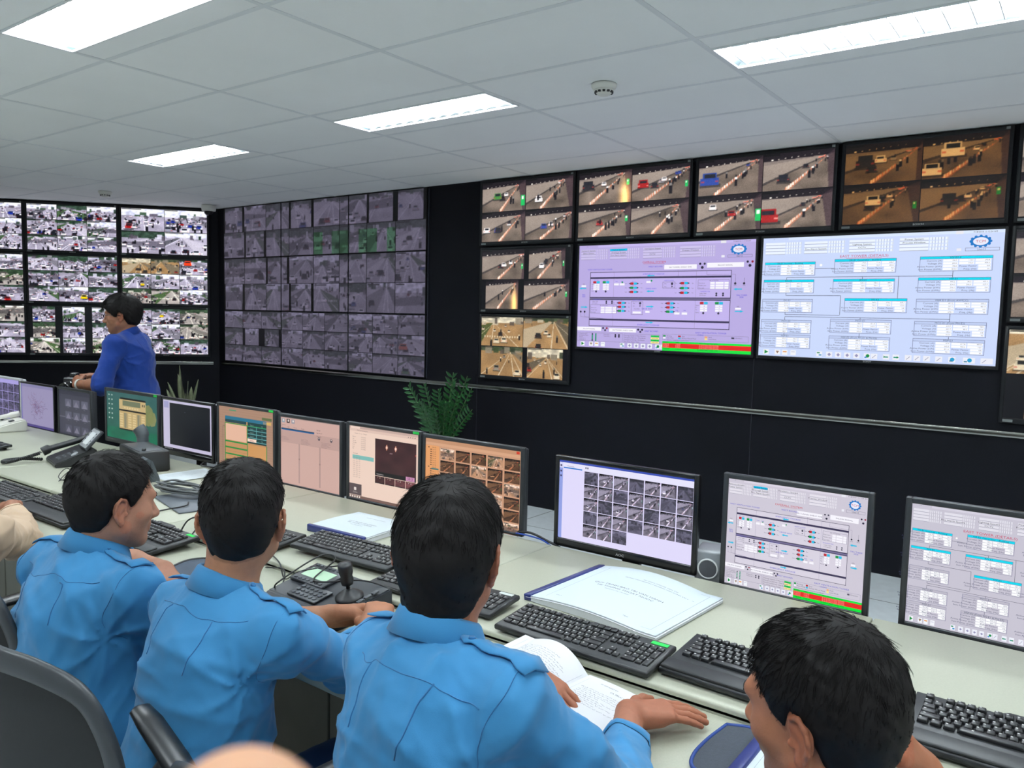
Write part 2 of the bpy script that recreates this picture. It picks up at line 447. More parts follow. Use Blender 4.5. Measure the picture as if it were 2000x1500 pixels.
def cctv(seed, w, h, mode, veh=None):
    rs = np.random.RandomState(seed)
    img = np.ones((h, w, 3)) * .6
    n1 = _noise(rs, w, h, 5); n2 = _noise(rs, w, h, 14)
    if mode in ('day', 'dim', 'road'):
        hz = rs.uniform(.1, .34) * h; vx = rs.uniform(.2, .8) * w; lf = rs.rand() < .5
        road = np.array((168, 165, 172) if mode != 'road' else (176, 148, 118)) / 255
        img[:] = road * (0.86 + .25 * n1[..., None])
        sky = rs.rand() < .45
        img[:int(hz)] = np.array((225, 230, 240) if sky else (70, 86, 74)) / 255 * (.75 + .5 * n2[:int(hz), :, None])
        for k in range(rs.randint(6, 12)):            # trees and buildings along the horizon
            x = rs.uniform(0, w); bw = rs.uniform(.05, .2) * w; t = hz - rs.uniform(0, .2) * h
            c = [(60, 82, 58), (52, 66, 56), (150, 148, 150), (205, 205, 210), (95, 90, 96)][rs.randint(5)]
            _r(img, x, t, x + bw, hz + rs.uniform(0, .09) * h, c, .85)
        for sgn in (-1, 1):                           # verges
            if rs.rand() < .8:
                b = vx + sgn * rs.uniform(.35, .75) * w; e = vx + sgn * rs.uniform(1.4, 2.0) * w
                c = [(66, 92, 58), (120, 120, 122), (88, 90, 92), (196, 194, 196)][rs.randint(4)]
                _fill(img, [(vx + sgn * .02 * w, hz), (vx + sgn * .1 * w, hz), (e, h), (b, h)], c, .8)
        for k in range(rs.randint(2, 6)):             # lane lines
            b = vx + rs.uniform(-.8, .8) * w
            _fill(img, [(vx, hz), (vx + 1, hz), (b + w * .018, h), (b - w * .012, h)], (236, 236, 240), .75)
        if rs.rand() < .35:
            y = rs.uniform(.55, .9) * h
            for k in range(14): _r(img, w * (.08 + .06 * k), y, w * (.11 + .06 * k), y + .07 * h, (240, 240, 242), .85)
        if rs.rand() < .4: _fill(img, [(0, hz + .25 * h * rs.rand()), (w, hz + .3 * h * rs.rand()), (w, hz + .36 * h), (0, hz + .42 * h)], (88, 86, 92), .7)
        nv = rs.randint(16, 44) if mode == 'day' else rs.randint(3, 16)
        for k in range(nv):
            y = hz + (h - hz) * rs.rand() ** 1.1 + 2; s = (.05 + .22 * (y - hz) / (h - hz)) * h * rs.uniform(.8, 1.25)
            _veh(img, rs.uniform(.02, .98) * w, y, s, rs)
        if veh:
            for (k, x, y, s) in veh: _veh(img, x * w, y * h, s * h, rs, k)
        img = _blur(img) + (rs.rand(h, w, 1) - .5) * .1
        _r(img, 1, 1, w * rs.uniform(.3, .5), 3, (30, 30, 30), .8)
        if mode == 'day':
            g = img.mean(2, keepdims=True); img = g + (img - g) * 1.15; img = (img - .5) * 1.35 + .52; img *= np.array((1, .985, 1.05)) if rs.rand() < .7 else np.array((1, .98, .9))
        if mode == 'dim':
            g = img.mean(2, keepdims=True); img = .12 + .36 * (g + (img - g) * .6); img *= np.array((1.0, .955, 1.13))
        if mode == 'road':
            img *= np.array((1, .93, .78))
        return np.clip(img, 0.01, 1)
    # tunnels: wall at the left, a row of cones, traffic going away to the upper right
    vx, vy = (rs.uniform(.82, 1.0) * w, rs.uniform(.08, .2) * h)
    img[:] = np.array((106, 98, 91)) / 255 * (.75 + .5 * n1[..., None])
    _fill(img, [(0, -2), (w, -2), (w, .1 * h), (vx, vy), (0, rs.uniform(.18, .3) * h)], (36, 32, 38))
    wl = rs.uniform(.55, .85) * h
    _fill(img, [(0, .2 * h), (vx, vy), (vx, vy + 2), (0, wl)], (146, 139, 133), .75)
    _fill(img, [(0, wl - .05 * h), (vx, vy), (vx, vy + 1.5), (0, wl + .02 * h)], (52, 50, 52), .8)
    _fill(img, [(vx, vy), (w, 0), (w, h), (w * .93, h)], (64, 52, 60), .75)
    for k in range(8):
        f = k / 8; _r(img, w * (.12 + f * .75), h * (.16 - f * .08), w * (.12 + f * .75) + max(1, w * .022 * (1 - f)), h * (.16 - f * .08) + max(1, h * .03 * (1 - f)), (250, 248, 235))
    bx = rs.uniform(.2, .42) * w
    _fill(img, [(vx - 1, vy + .04 * h), (vx, vy + .04 * h), (bx + .06 * w, h), (bx - .03 * w, h)], (206, 128, 98), .5)
    for k in range(26):
        f = (k / 26) ** .6; x = vx + (bx - vx) * f; y = vy + .05 * h + (h - vy) * f; s = .015 + .05 * f
        _r(img, x - w * s * .12, y - h * s * 1.6, x + w * s * .12, y, (228, 150, 118) if k % 2 else (236, 228, 222))
    for k in range(rs.randint(9, 17)):
        f = rs.uniform(.06, .8) ** 1.3; s = (.06 + .26 * f) * h; side = rs.rand() < .35
        x = vx + (bx - vx) * f + (-1 if side else .8) * w * (.05 + .22 * f) * rs.uniform(.6, 1.2); y = vy + .06 * h + (h - vy) * f * .92
        _veh(img, x, y, s, rs, None if side else 'm')
    for k in range(10):
        f = rs.uniform(.02, .25); _r(img, vx - w * .3 * f * rs.rand() * 2 - 1, vy + h * .25 * f, vx - w * .3 * f, vy + h * .25 * f + 1, (240, 130, 110))
    if veh:
        for (k, x, y, s) in veh: _veh(img, x * w, y * h, s * h, rs, k)
    if rs.rand() < .75 or mode == 'exit':
        x = w * rs.uniform(.86, .93); y = h * rs.uniform(.25, .5); k = 2.0 if mode == 'exit' else 1.0
        _r(img, x, y, x + w * .045 * k, y + h * .17 * k, (36, 170, 92)); _r(img, x + w * .01 * k, y + h * .02 * k, x + w * .032 * k, y + h * .07 * k, (220, 245, 225))
    img = _blur(img) + (rs.rand(h, w, 1) - .5) * .06
    _r(img, 1, 1, w * .24, 4, (18, 18, 18), .9)
    img = (img - .4) * 1.3 + .47; img = img * np.array((1.0, .965, .945)) if mode != 'amber' else (img * .74) * np.array((.98, .74, .44))
    if mode == 'flare':
        X, Y = np.meshgrid(np.arange(w) / w, np.arange(h) / h)
        img += np.exp(-(((X - .88) / .09) ** 2 + ((Y - .8) / .42) ** 2))[..., None] * np.array((1.0, .7, .3))
    return np.clip(img, 0.01, 1)

M_bezel = mat('display_bezel', rgb(22, 24, 27), rough=0.38, spec=0.3, var=0.05)
M_logo = mat('logo_grey', rgb(190, 190, 190), rough=0.4)
M_sticker = mat('bezel_label', rgb(120, 124, 124), rough=0.5)
M_scr = screen_mat()

def bezel_ring(w, h, b, depth, bb=None, bev=0.003):
    """frame around an opening; front at y=0, back at y=depth"""
    bb = b if bb is None else bb; mb = MB()
    mb.box((-w / 2 + b / 2, depth / 2, 0), (b, depth, h), bev); mb.box((w / 2 - b / 2, depth / 2, 0), (b, depth, h), bev)
    mb.box((0, depth / 2, h / 2 - b / 2), (w - 1.6 * b, depth, b), bev); mb.box((0, depth / 2, -h / 2 + bb / 2), (w - 1.6 * b, depth, bb), bev)
    return mb
def text_part(name, t, size, m, parent, loc, align='CENTER', wide=1.0, rot=None):
    g, f = glyphs(t, align); k = size / .73
    me = mesh_np(name, np.stack([g[:, 0] * k * wide, np.zeros(len(g)), g[:, 1] * k], 1), list(f), [m])
    o = link(name, me, parent, loc)
    if rot: o.rotation_euler = rot
    return o
def display(label, group, w, h, canvas, loc, rz=0.0, bez=0.012, bb=None, depth=0.03, logo=None, tags=True, name='wall_display'):
    t = thing(name, label, 'screen', loc, (0, 0, rz), group)
    mb = MB(); mb.box((0, depth * .6, 0), (w - .01, depth * .7, h - .01), 0.002); mb.build('back_case', M_dark, t)
    bb = bez if bb is None else bb
    bezel_ring(w, h, bez, 0.012, bb).build('bezel', M_bezel, t)
    o = link('screen', canvas.mesh('screen', M_scr), t, (0, 0.004, (bb - bez) / 2))
    if logo: text_part('logo', logo, 0.011, M_logo, t, (0, -0.0008, -h / 2 + bb * .34), wide=1.25)
    if tags:
        for nm, x, z in (('spec_label', -w / 2 + .045, -h / 2 + bb * .5), ('inventory_label', w / 2 - .03, h / 2 - bez * .5)):
            mb = MB(); mb.box((x, -.0006, z), (.05 if nm[0] == 's' else .02, .001, min(bez, bb) * .72)); mb.build(nm, M_sticker, t)
    return t
def mosaic(w, h, nx, ny, mode, seed, res=(64, 40), gap=0.004, mods=None, pad=None):
    cv = Canvas(w, h); cv.rect(0, 0, 1, 1, (8, 8, 12), 0)
    for j in range(ny):
        for i in range(nx):
            u0, v0, u1, v1 = i / nx + gap / 2, j / ny + gap, (i + 1) / nx - gap / 2, (j + 1) / ny - gap
            md, vh = mode, None
            if mods and (i, j) in mods: md, vh = mods[(i, j)]
            if pad and (i, j) in pad: a, b = pad[(i, j)]; u0, u1 = u0 + a / nx, u1 - b / nx
            cv.image(u0, v0, u1, v1, cctv(seed + 31 * i + 7 * j, res[0], res[1], md, vh), 1)
    return cv
# ---------------------------------------------------------------- control-system pages
def scada_head(cv, labels, hi, lc, ic, v0=.04, dv=.0255):
    cv.rect(0, 0, 1, .022, tuple(min(255, x + 14) for x in lc), 1); cv.rect(.0, .0, .12, .022, lc, 2); cv.rect(.822, .002, .85, .024, (232, 232, 240), 2)
    cv.text(.93, .019, '7/18/2018 11:12:34 AM', .012, (40, 40, 60)); cv.text(.05, .018, '- +', .012, (60, 60, 70))
    for g, (u, w) in enumerate(((.012, .095), (.195, .105), (.395, .11), (.605, .115))):
        for r in range(4):
            v = v0 + r * dv; k = labels.get((g, r))
            on = (g, r) == hi
            cv.rect(u, v, u + w, v + dv * .8, (0, 190, 235) if on else ic, 1); cv.line([(u, v + dv * .84), (u + w, v + dv * .84)], (120, 118, 150), .0014, 2)
            if k: cv.text(u + w / 2, v + dv * .66, k, .0135, (30, 30, 50), wide=1.25)
            for q in range(6):
                x = u + w + .004 + q * .0115 + (.002 if q == 5 else 0)
                cv.rect(x, v, x + (.0085 if q < 5 else .011), v + dv * .8, ic, 1); cv.line([(x + .0092, v), (x + .0092, v + dv * .8)], (120, 118, 150), .001, 2)
    cu, cvv = .915, .082                                  # gear badge
    for k in range(12):
        a = 2 * math.pi * k / 12; cv.disc(cu + .036 * math.cos(a), cvv + .036 * math.sin(a) * 1.05, .006, (30, 120, 200), 3, 8)
    cv.disc(cu, cvv, .036, (30, 120, 200), 3, 32, ry=.038); cv.disc(cu, cvv, .028, (232, 234, 250), 4, 32, ry=.029)
    cv.text(cu, cvv + .009, 'TCM', .019, (200, 60, 90), 5, wide=1.2)
    cv.frame(.86, .128, .985, .152, (110, 108, 140), .0014); cv.text(.92, .147, 'User12', .014, (60, 60, 80)); cv.rect(.828, .13, .845, .15, (235, 235, 245), 2)
def scada_tools(cv, bg, full=True):
    for u in (.025, .08, .115, .155): cv.rect(u, .945, u + .026, .988, (240, 242, 248), 1)
    cv.poly([(.03, .95), (.03, .984), (.049, .967)], (10, 140, 60), 2)
    cv.poly([(.084, .955), (.102, .955), (.093, .978)], (150, 120, 100), 2); cv.rect(.119, .955, .137, .965, (230, 160, 90), 2); cv.rect(.159, .957, .176, .96, (150, 150, 190), 2)
    us = [.275, .32, .36, .4, .44, .485, .515] + ([.565, .605, .655, .69, .728, .775, .825, .88, .945] if full else [])
    for k, u in enumerate(us):
        w = .045 if k > 13 else .027
        cv.rect(u, .945, u + w, .988, (236, 238, 248), 1)
        if k == 0: cv.rect(u + .003, .952, u + .016, .962, (20, 140, 90), 2); cv.rect(u + .012, .97, u + .024, .98, (20, 140, 200), 2)
        elif k < 5: cv.disc(u + .0135, .967, .008, (150, 146, 185), 2, 4)
        elif k == 5: cv.disc(u + .016, .965, .008, (10, 140, 70), 2, 10); cv.rect(u + .003, .972, u + .012, .982, (30, 130, 210), 3)
        elif k in (7, 8): cv.rect(u + .004, .963, u + .022, .972, (20, 150, 130), 2); cv.disc(u + (.006 if k == 7 else .02), .967, .006, (10, 140, 70), 3, 3)
        elif k in (13, 14): cv.disc(u + w * .55, .965, .009, (40, 160, 210), 2, 9); cv.rect(u + .004, .972, u + .016, .98, (30, 120, 150), 3)
        else: cv.line([(u + .006, .98), (u + .02, .956)], (140, 140, 170), .0022, 2)
def scada_overall(w, h, bg, ic, blue=(70, 60, 215)):
    cv = Canvas(w, h); cv.rect(0, 0, 1, 1, bg, 0)
    scada_head(cv, {(0, 0): 'Network System', (0, 1): 'Safety System', (1, 0): 'Tunnel System', (1, 1): 'Drainage System', (1, 2): 'Fire Alarm System', (2, 0): 'Ventilation System', (2, 2): 'CCTV', (3, 1): 'Process Window'}, (1, 0), bg, ic)
    K = (58, 52, 84); T = (90, 84, 110); Wh = (246, 244, 252); li = tuple(min(255, int(x * 1.05)) for x in bg)
    cv.text(.46, .185, 'OVERALL SYSTEM', .018, (200, 40, 60), wide=1.25); cv.line([(.40, .19), (.52, .19)], (200, 40, 60), .0012)
    cv.text(.135, .243, 'WEST VENTILATION TOWER', .013, blue, wide=1.2); cv.text(.47, .225, 'WEST BOUND', .014, blue, wide=1.2)
    for a, b, v, tx in ((.52, .70, .205, 'SAI TUNNEL SHIELD 3048'), (.755, .945, .195, 'INLOW SIGNAL')):
        cv.rect(a, v, b, v + .042, Wh, 2); cv.text((a + b) / 2, v + .028, tx, .012, (110, 100, 130), wide=1.2)
        cv.disc(b + .018, v - .003, .006, (40, 36, 60), 3); cv.disc(b + .042, v - .003, .006, (150, 30, 60) if a > .7 else (60, 56, 80), 3); cv.disc(b + .03, v + .03, .008, (40, 36, 60), 3, 6)
    cv.rect(.075, .262, .885, .79, li, 1)
    cv.frame(.075, .262, .885, .79, K, .003, 2)
    for v, t in ((.31, .017), (.505, .028), (.715, .017)): cv.rect(.075, v, .885, v + t, K, 3)
    cv.rect(.075, .513, .885, .526, (120, 112, 150), 4)
    for u in (.225, .70): cv.line([(u, .262), (u, .79)], (140, 130, 170), .0012, 2)
    cv.text(.46, .293, 'EMERGENCY PASSAGE', .013, blue, wide=1.25); cv.text(.44, .772, 'EMERGENCY PASSAGE', .014, blue, wide=1.2); cv.text(.45, .43, 'DRIVE WAY', .013, blue, wide=1.2); cv.text(.43, .62, 'DRIVE WAY', .013, blue, wide=1.2)
    for u, v, s in ((.45, .302, -1), (.45, .448, -1), (.44, .592, 1), (.44, .742, 1), (.035, .42, -1), (.035, .605, 1), (.925, .43, -1), (.925, .625, 1)):
        cv.rect(u - .016, v - .005, u + .016, v + .005, (40, 190, 230), 3); cv.poly([(u + s * .03, v), (u + s * .012, v - .011), (u + s * .012, v + .011)], (40, 190, 230), 3)
    def fan(u, v, c):
        cv.text(u + .002, v - .016, 'JF-W 01', .009, blue); cv.text(u - .045, v + .005, 'Fwd', .009, (90, 80, 120)); cv.text(u + .048, v + .005, 'Rev', .009, (90, 80, 120))
        cv.poly([(u - .03, v), (u - .018, v - .009), (u - .018, v + .009)], (50, 46, 70), 3); cv.poly([(u + .032, v), (u + .02, v - .009), (u + .02, v + .009)], (50, 46, 70), 3)
        cv.rect(u - .018, v - .011, u, v + .011, (190, 40, 50) if c else (10, 150, 70), 4); cv.rect(u + .002, v - .011, u + .02, v + .011, (40, 190, 230), 4)
    for u, vs in ((.345, (.375, .415, .455)), (.635, (.375, .42, .462)), (.275, (.56, .598, .637)), (.56, (.56, .598, .637))):
        for k, v in enumerate(vs): fan(u, v, (k != 1) if v < .5 else (k != 2))
    def col(u, v, c):
        cv.text(u, v - .016, 'EXH FAN', .009, blue); cv.rect(u - .02, v - .011, u, v + .011, (190, 40, 50) if c else (10, 150, 70), 4); cv.rect(u + .002, v - .011, u + .022, v + .011, (40, 190, 230), 4)
        for k in range(3): cv.rect(u - .018, v + .017 + .021 * k, u + .02, v + .034 + .021 * k, Wh, 3); cv.text(u + .004, v + .031 + .021 * k, str(40 + k), .009, (110, 100, 140))
        cv.disc(u, v + .09, .006, (60, 56, 80), 3)
    for u, v, c in ((.115, .36, 1), (.175, .36, 0), (.745, .555, 1), (.825, .555, 0)): col(u, v, c)
    for v, k in ((.385, 'Speed'), (.405, 'V1'), (.425, 'V2'), (.45, 'Alarm')): cv.text(.085, v, k, .01, T, align='LEFT'); cv.text(.703, v + .195, k, .01, T, align='LEFT')
    for u, v in ((.24, .372), (.275, .372), (.60, .642), (.642, .642)): cv.rect(u - .014, v, u + .016, v + .02, Wh, 3); cv.text(u, v - .014, 'VISIB', .009, blue)
    cv.disc(.277, .362, .005, (10, 150, 90), 3); cv.disc(.45, .35, .005, (10, 150, 90), 3); cv.rect(.42, .352, .445, .37, Wh, 3); cv.rect(.42, .632, .445, .65, Wh, 3)
    for u, v in ((.515, .362), (.335, .545)):
        cv.frame(u, v, u + .07, v + (.058 if v < .5 else .125), (110, 104, 140), .0016, 3); cv.text(u + .035, v - .008, 'SAFETY SYSTEM', .01, blue); cv.text(u + .01, v + .022, 'Fire', .01, T, align='LEFT'); cv.text(u + .01, v + .048, 'Exit', .01, T, align='LEFT')
        cv.disc(u + .053, v + .017, .007, (60, 56, 80), 4, 8); cv.disc(u + .053, v + .042, .006, (60, 56, 80), 4, 3)
        if v > .5: cv.text(u + .035, v + .075, 'Fire Mode', .01, T); cv.rect(u + .01, v + .095, u + .06, v + .115, Wh, 4)
    for u, v in ((.71, .345), (.082, .578)):
        cv.frame(u, v, u + .165, v + .085, (110, 104, 140), .0016, 3); cv.text(u + .085, v + .013, 'No. of Vehicles', .01, T)
        for r, k in enumerate(('Slow Lane', 'Middle Lane', 'Fast Lane')):
            cv.text(u + .004, v + .035 + r * .022, k, .0105, T, align='LEFT')
            for x, w2 in ((.066, .024), (.094, .042), (.14, .022)): cv.rect(u + x, v + .021 + r * .022, u + x + w2, v + .039 + r * .022, Wh, 4)
        cv.text(u + .04, v - .045 if v > .5 else v + .11, 'TRANSMIT FAIL', .01, blue)
        for r, k in enumerate(('Leaky Cable', 'CO Sensor')):
            vv = (v - .028 if v > .5 else v + .127) + r * .017; cv.text(u + .01, vv, k, .01, T, align='LEFT')
            for x in (.1, .135): cv.disc(u + x, vv - .004, .005, (50, 46, 70), 3)
    cv.text(.037, .49, 'BEN', .014, blue); cv.text(.037, .507, 'SIDE', .014, blue); cv.text(.94, .49, 'THU THIEM', .014, blue); cv.text(.94, .507, 'SIDE', .014, blue)
    for u, v in ((.035, .395), (.925, .6)): cv.rect(u - .015, v - .006, u + .015, v + .01, Wh, 3); cv.text(u, v - .012, 'SPD', .01, T)
    for u in (.905, .95): cv.line([(u, .33), (u, .375)], (90, 84, 120), .0014); cv.disc(u, .38, .006, (16, 14, 40), 3); cv.text(u, .4, 'Inlet', .01, T)
    cv.line([(.755, .262), (.755, .3), (.905, .3), (.905, .34)], (120, 110, 150), .0012); cv.line([(.6, .25), (.6, .315), (.87, .315)], (120, 110, 150), .0012)
    for u in (.02, .045): cv.disc(u, .65, .006, (16, 14, 40), 3); cv.line([(u, .66), (u, .7), (.3, .73)], (120, 110, 150), .0012)
    for a, b, v, tx in ((.0, .155, .8, 'INLOW SIGNAL'), (.205, .37, .805, 'SAI TUNNEL SHIELD 3048')):
        cv.rect(a, v, b, v + .036, Wh, 3); cv.text((a + b) / 2, v + .024, tx, .012, (110, 100, 130), wide=1.2)
        for q, (x, y) in enumerate(((.012, .008), (.035, .008), (.025, .028))): cv.disc(b + x, v + y, .006, (40, 36, 60) if q != 1 or a else (150, 30, 60), 4)
    cv.text(.46, .83, 'EAST BOUND', .014, blue, wide=1.2); cv.text(.79, .83, 'EAST VENTILATION TOWER', .014, blue, wide=1.2)
    cv.frame(.005, .855, .29, .94, (130, 124, 160), .0014, 2); cv.frame(.297, .855, .51, .945, (130, 124, 160), .0014, 2)
    for r, k in enumerate(('Communication', 'Emergency Phone', 'Barrier', 'Supply No. 1', 'Supply No. 2')):
        cv.text(.015, .873 + r * .015, k, .0105, T, align='LEFT')
        for x in (.1, .122): cv.disc(x, .869 + r * .015, .005, (30, 28, 50) if r in (0, 4) and x < .11 else (20, 150, 110), 3)
    for r in (0, 1):
        cv.text(.17, .875 + r * .016, 'Tower No. %d' % (r + 1), .0105, T, align='LEFT')
        for x in (.245, .267): cv.disc(x, .871 + r * .016, .0055, (50, 46, 70), 3)
    for r, k in enumerate(('Drainage System of West Entrance', 'Emergency Stairway - West Bound', 'Emergency Stairway - East Bound', 'Fire Pump System Tower')):
        cv.text(.302, .878 + r * .0195, k, .0115, T, align='LEFT')
        cv.rect(.458, .862 + r * .0195, .506, .879 + r * .0195, (10, 200, 70) if r % 2 == 0 else (250, 236, 150), 3); cv.text(.482, .875 + r * .0195, 'LOW LOW' if r % 2 else 'OK', .0095, (120, 90, 30) if r % 2 else (10, 90, 30))
    cv.frame(.525, .845, .985, .9, (130, 124, 160), .0012, 2); cv.text(.735, .85, 'LEGEND', .012, blue)
    for u, v, c, k in ((.535, .862, (10, 150, 70), 'Running'), (.535, .88, (240, 240, 248), 'Auto Mode'), (.62, .862, (190, 40, 50), 'Stop'), (.62, .88, (40, 190, 230), 'Remote Manual Mode'), (.765, .862, (240, 170, 110), 'Fault'), (.765, .88, (250, 232, 120), 'Local Mode'), (.905, .862, (70, 66, 90), 'Direction')):
        cv.rect(u - .007, v - .007, u + .008, v + .008, c, 3); cv.text(u + .014, v + .005, k, .0115, T, align='LEFT')
    cv.text(.535, .905, 'V = Vibration Temperature (Lower/Upper)', .0105, T, align='LEFT')
    cv.rect(.525, .912, 1, 1, (10, 225, 60), 3); cv.rect(.527, .93, 1, .972, (228, 24, 22), 4)
    for r in range(1, 3): cv.line([(.527, .93 + .014 * r), (1, .93 + .014 * r)], (255, 70, 50), .001, 5)
    for r in range(3):
        for u, k in ((.53, '7/18/2018'), (.6, '11:09:2%d' % r), (.73, 'JF-W 0%d FAULT EAST BOUND' % (r + 1))): cv.text(u, .942 + .014 * r, k, .0105, (255, 170, 160), 5, 'LEFT')
    for u, v, k in ((.53, .925, 'ALARM'), (.6, .925, 'TIME'), (.73, .926, 'Alarm Message Description'), (.53, .986, '7/18/2018'), (.6, .986, '11:02:18'), (.72, .986, 'TL LIGHT WEST LEVEL LOW')): cv.text(u, v, k, .0115, (6, 60, 20), 5, 'LEFT')
    scada_tools(cv, bg, False); return cv
def scada_tower(w, h, bg, ic):
    cv = Canvas(w, h); cv.rect(0, 0, 1, 1, bg, 0)
    scada_head(cv, {(1, 2): 'Fire Alarm System', (2, 1): 'Lighting System', (2, 2): 'CCTV', (3, 0): 'Power System', (3, 1): 'Process Window'}, None, bg, ic)
    cv.text(.46, .177, 'EAST TOWER (DETAILS)', .02, (196, 40, 90), wide=1.25); cv.line([(.385, .183), (.535, .183)], (196, 40, 90), .0014)
    L = (70, 74, 110)
    boxes = [(.012, .205, 1, 'TR-E1 Incomer - Building'), (.335, .19, 1, 'GR-E1 Generator - Building'), (.69, .185, 1, 'HV-E3-2'), (.01, .352, 1, 'RN-E2'), (.333, .35, 1, 'RN-E1'), (.688, .345, 1, 'HV-E1'),
             (.008, .515, 0, 'DC-E1'), (.388, .505, 1, 'HV-E2'), (.686, .508, 0, 'MSR E-1 (From AVMCC)'), (.007, .69, 0, 'MCC-E2'), (.33, .675, 0, 'MCC-E1'), (.684, .68, 0, 'MCC-E1 (From PN-E2)'), (.006, .815, 0, 'MSP-E1'), (.328, .812, 0, 'MSP-E2 (From PN-E1 & PN-E2)'), (.682, .812, 0, 'MSP-E3')]
    for k, (u, v, hot, nm) in enumerate(boxes):
        w2, h2 = .262 - (0 if u < .6 else -.012) - (.024 if u < .1 else 0), .113
        cv.frame(u, v, u + w2, v + h2, (92, 96, 140), .0016, 2)
        cv.rect(u, v, u + w2, v + .02, (0, 212, 238) if hot else tuple(max(0, x - 10) for x in bg), 1); cv.text(u + w2 / 2, v + .0165, nm, .013, (20, 60, 90), wide=1.2)
        cv.line([(u, v + .021), (u + w2, v + .021)], (92, 96, 140), .0012, 2)
        x = [u + w2 * f for f in (.33, .55, .77)]; cw = w2 * .205
        for r, t in enumerate(('Current (A)', 'Voltage (V)', 'Active Power (kW)', 'Sum Power (kWh)')):
            vv = v + .024 + r * .0215; cv.text(u + w2 * .315, vv + .0155, t, .0125, L, align='RIGHT', wide=1.25)
            for q in range(3):
                if r < 2 or q == 0:
                    cv.rect(x[q], vv, x[q] + cw, vv + .018, (252, 253, 255), 2); cv.text(x[q] + cw * .93, vv + .014, str(RS.randint(3, 999)) + '.%d' % RS.randint(10), .0105, (90, 96, 130), align='RIGHT')
            if r >= 2:
                cv.text(x[2] + cw * .1, vv + .0155, ('Power Factor', 'Freq. (Hz)')[r - 2], .0125, L, align='RIGHT', wide=1.2); cv.rect(x[2] + cw * .2, vv, x[2] + cw, vv + .018, (252, 253, 255), 2); cv.text(x[2] + cw * .93, vv + .014, ('0.8', '50')[r - 2], .0105, (90, 96, 130), align='RIGHT')
    N = (60, 62, 90)
    for p in ([(.25, .262), (.335, .262)], [(.12, .352), (.12, .333), (.82, .333)], [(.46, .35), (.46, .333)], [(.82, .298), (.82, .345)], [(.61, .333), (.61, .505)], [(.12, .465), (.12, .485), (.37, .485), (.37, .64)], [(.12, .628), (.12, .645), (.37, .645)], [(.12, .69), (.12, .662), (.82, .662), (.82, .62)], [(.46, .662), (.46, .675)], [(.82, .662), (.82, .68)], [(.12, .803), (.12, .815)], [(.46, .79), (.46, .812)], [(.82, .795), (.82, .812)]): cv.line(p, N, .002, 3)
    cv.disc(.275, .235, .006, (255, 255, 255), 3)
    scada_tools(cv, bg, True); return cv

# ---------------------------------------------------------------- front wall: tunnel screens round two big pages
FY = WY - 0.034
P = [('t1', 'wall screen at the top of the narrow left column, showing a green truck', -.521, .43, 2.178, 2.722, 'tunnel', {(0, 0): ('exit', [('v', .36, .6, .3)]), (0, 1): ('tunnel', [('w', .12, .7, .25)])}),
     ('t2', 'top row wall screen with an orange glare patch, left of the blue truck', .445, 1.41, 2.178, 2.722, 'tunnel', {(0, 0): ('flare', [('d', .18, .55, .38)]), (1, 0): ('tunnel', [('r', .2, .62, .32), ('m', .68, .85, .34)])}),
     ('t3', 'top row wall screen showing a blue truck and a large green exit sign', 1.435, 2.395, 2.178, 2.722, 'tunnel', {(0, 0): ('tunnel', [('b', .18, .72, .48)]), (0, 1): ('exit', [('w', .25, .4, .2), ('r', .55, .6, .2)]), (1, 0): ('tunnel', [('d', .3, .8, .3)]), (1, 1): ('tunnel', [('r', .1, .85, .5)])}),
     ('t4', 'top row wall screen tinted amber, above the pale blue page', 2.42, 3.345, 2.178, 2.722, 'amber', {(0, 0): ('amber', [('d', .27, .6, .42), ('w', .47, .5, .24)]), (1, 0): ('amber', [('w', .12, .92, .4), ('w', .36, .5, .45)]), (0, 1): ('amber', [('w', .4, .55, .34)]), (1, 1): ('amber', [('d', .35, .62, .34)])}),
     ('t5', 'top row wall screen cut off by the right edge of the photo', 3.37, 4.32, 2.178, 2.722, 'tunnel', {}),
     ('t6', 'middle wall screen of the narrow left column, between two others', -.512, .422, 1.613, 2.16, 'tunnel', {(0, 0): ('tunnel', None), (0, 1): ('flare', None)}),
     ('t7', 'lowest wall screen of the narrow left column, sunlit brown highway views', -.505, .424, 1.048, 1.598, 'road', {}),
     ('r2', 'wall screen at the right edge of the photo, second from the top', 3.37, 4.32, 1.613, 2.16, 'tunnel', {}),
     ('r3', 'wall screen at the right edge of the photo, third from the top', 3.37, 4.32, 1.035, 1.595, 'road', {(0, 0): ('road', [('r', .35, .75, .4)])})]
PADS = {'t6': {(1, 0): (.1, .1), (0, 1): (.1, .12)}, 't7': {(1, 1): (.1, .1)}, 'r3': {(0, 1): (.22, .1)}}
for k, (nm, lab, x0, x1, z0, z1, mode, mods) in enumerate(P):
    w, h = x1 - x0, z1 - z0; bz, bb = .02, .03
    cv = mosaic(w - 2 * bz, h - bz - bb, 2, 2, mode, 500 + 97 * k, (104, 64), 0.006, mods, PADS.get(nm))
    display(lab, 'tunnel camera screens on the front wall', w, h, cv, ((x0 + x1) / 2, FY, (z0 + z1) / 2), 0, bz, bb, logo='BOSCH')
for x0, x1, lab, cv in ((.472, 1.908, 'big wall screen with a lavender overview page and red alarm list', scada_overall(1.404, .785, (186, 172, 226), (206, 196, 236))),
                        (1.928, 3.352, 'big wall screen with a pale blue page of power tables', scada_tower(1.392, .785, (204, 218, 252), (236, 244, 255)))):
    display(lab, 'big control page screens', x1 - x0, .822, cv, ((x0 + x1) / 2, FY - .004, 1.749), 0, .016, .021, logo='SONY', tags=False, depth=.036)

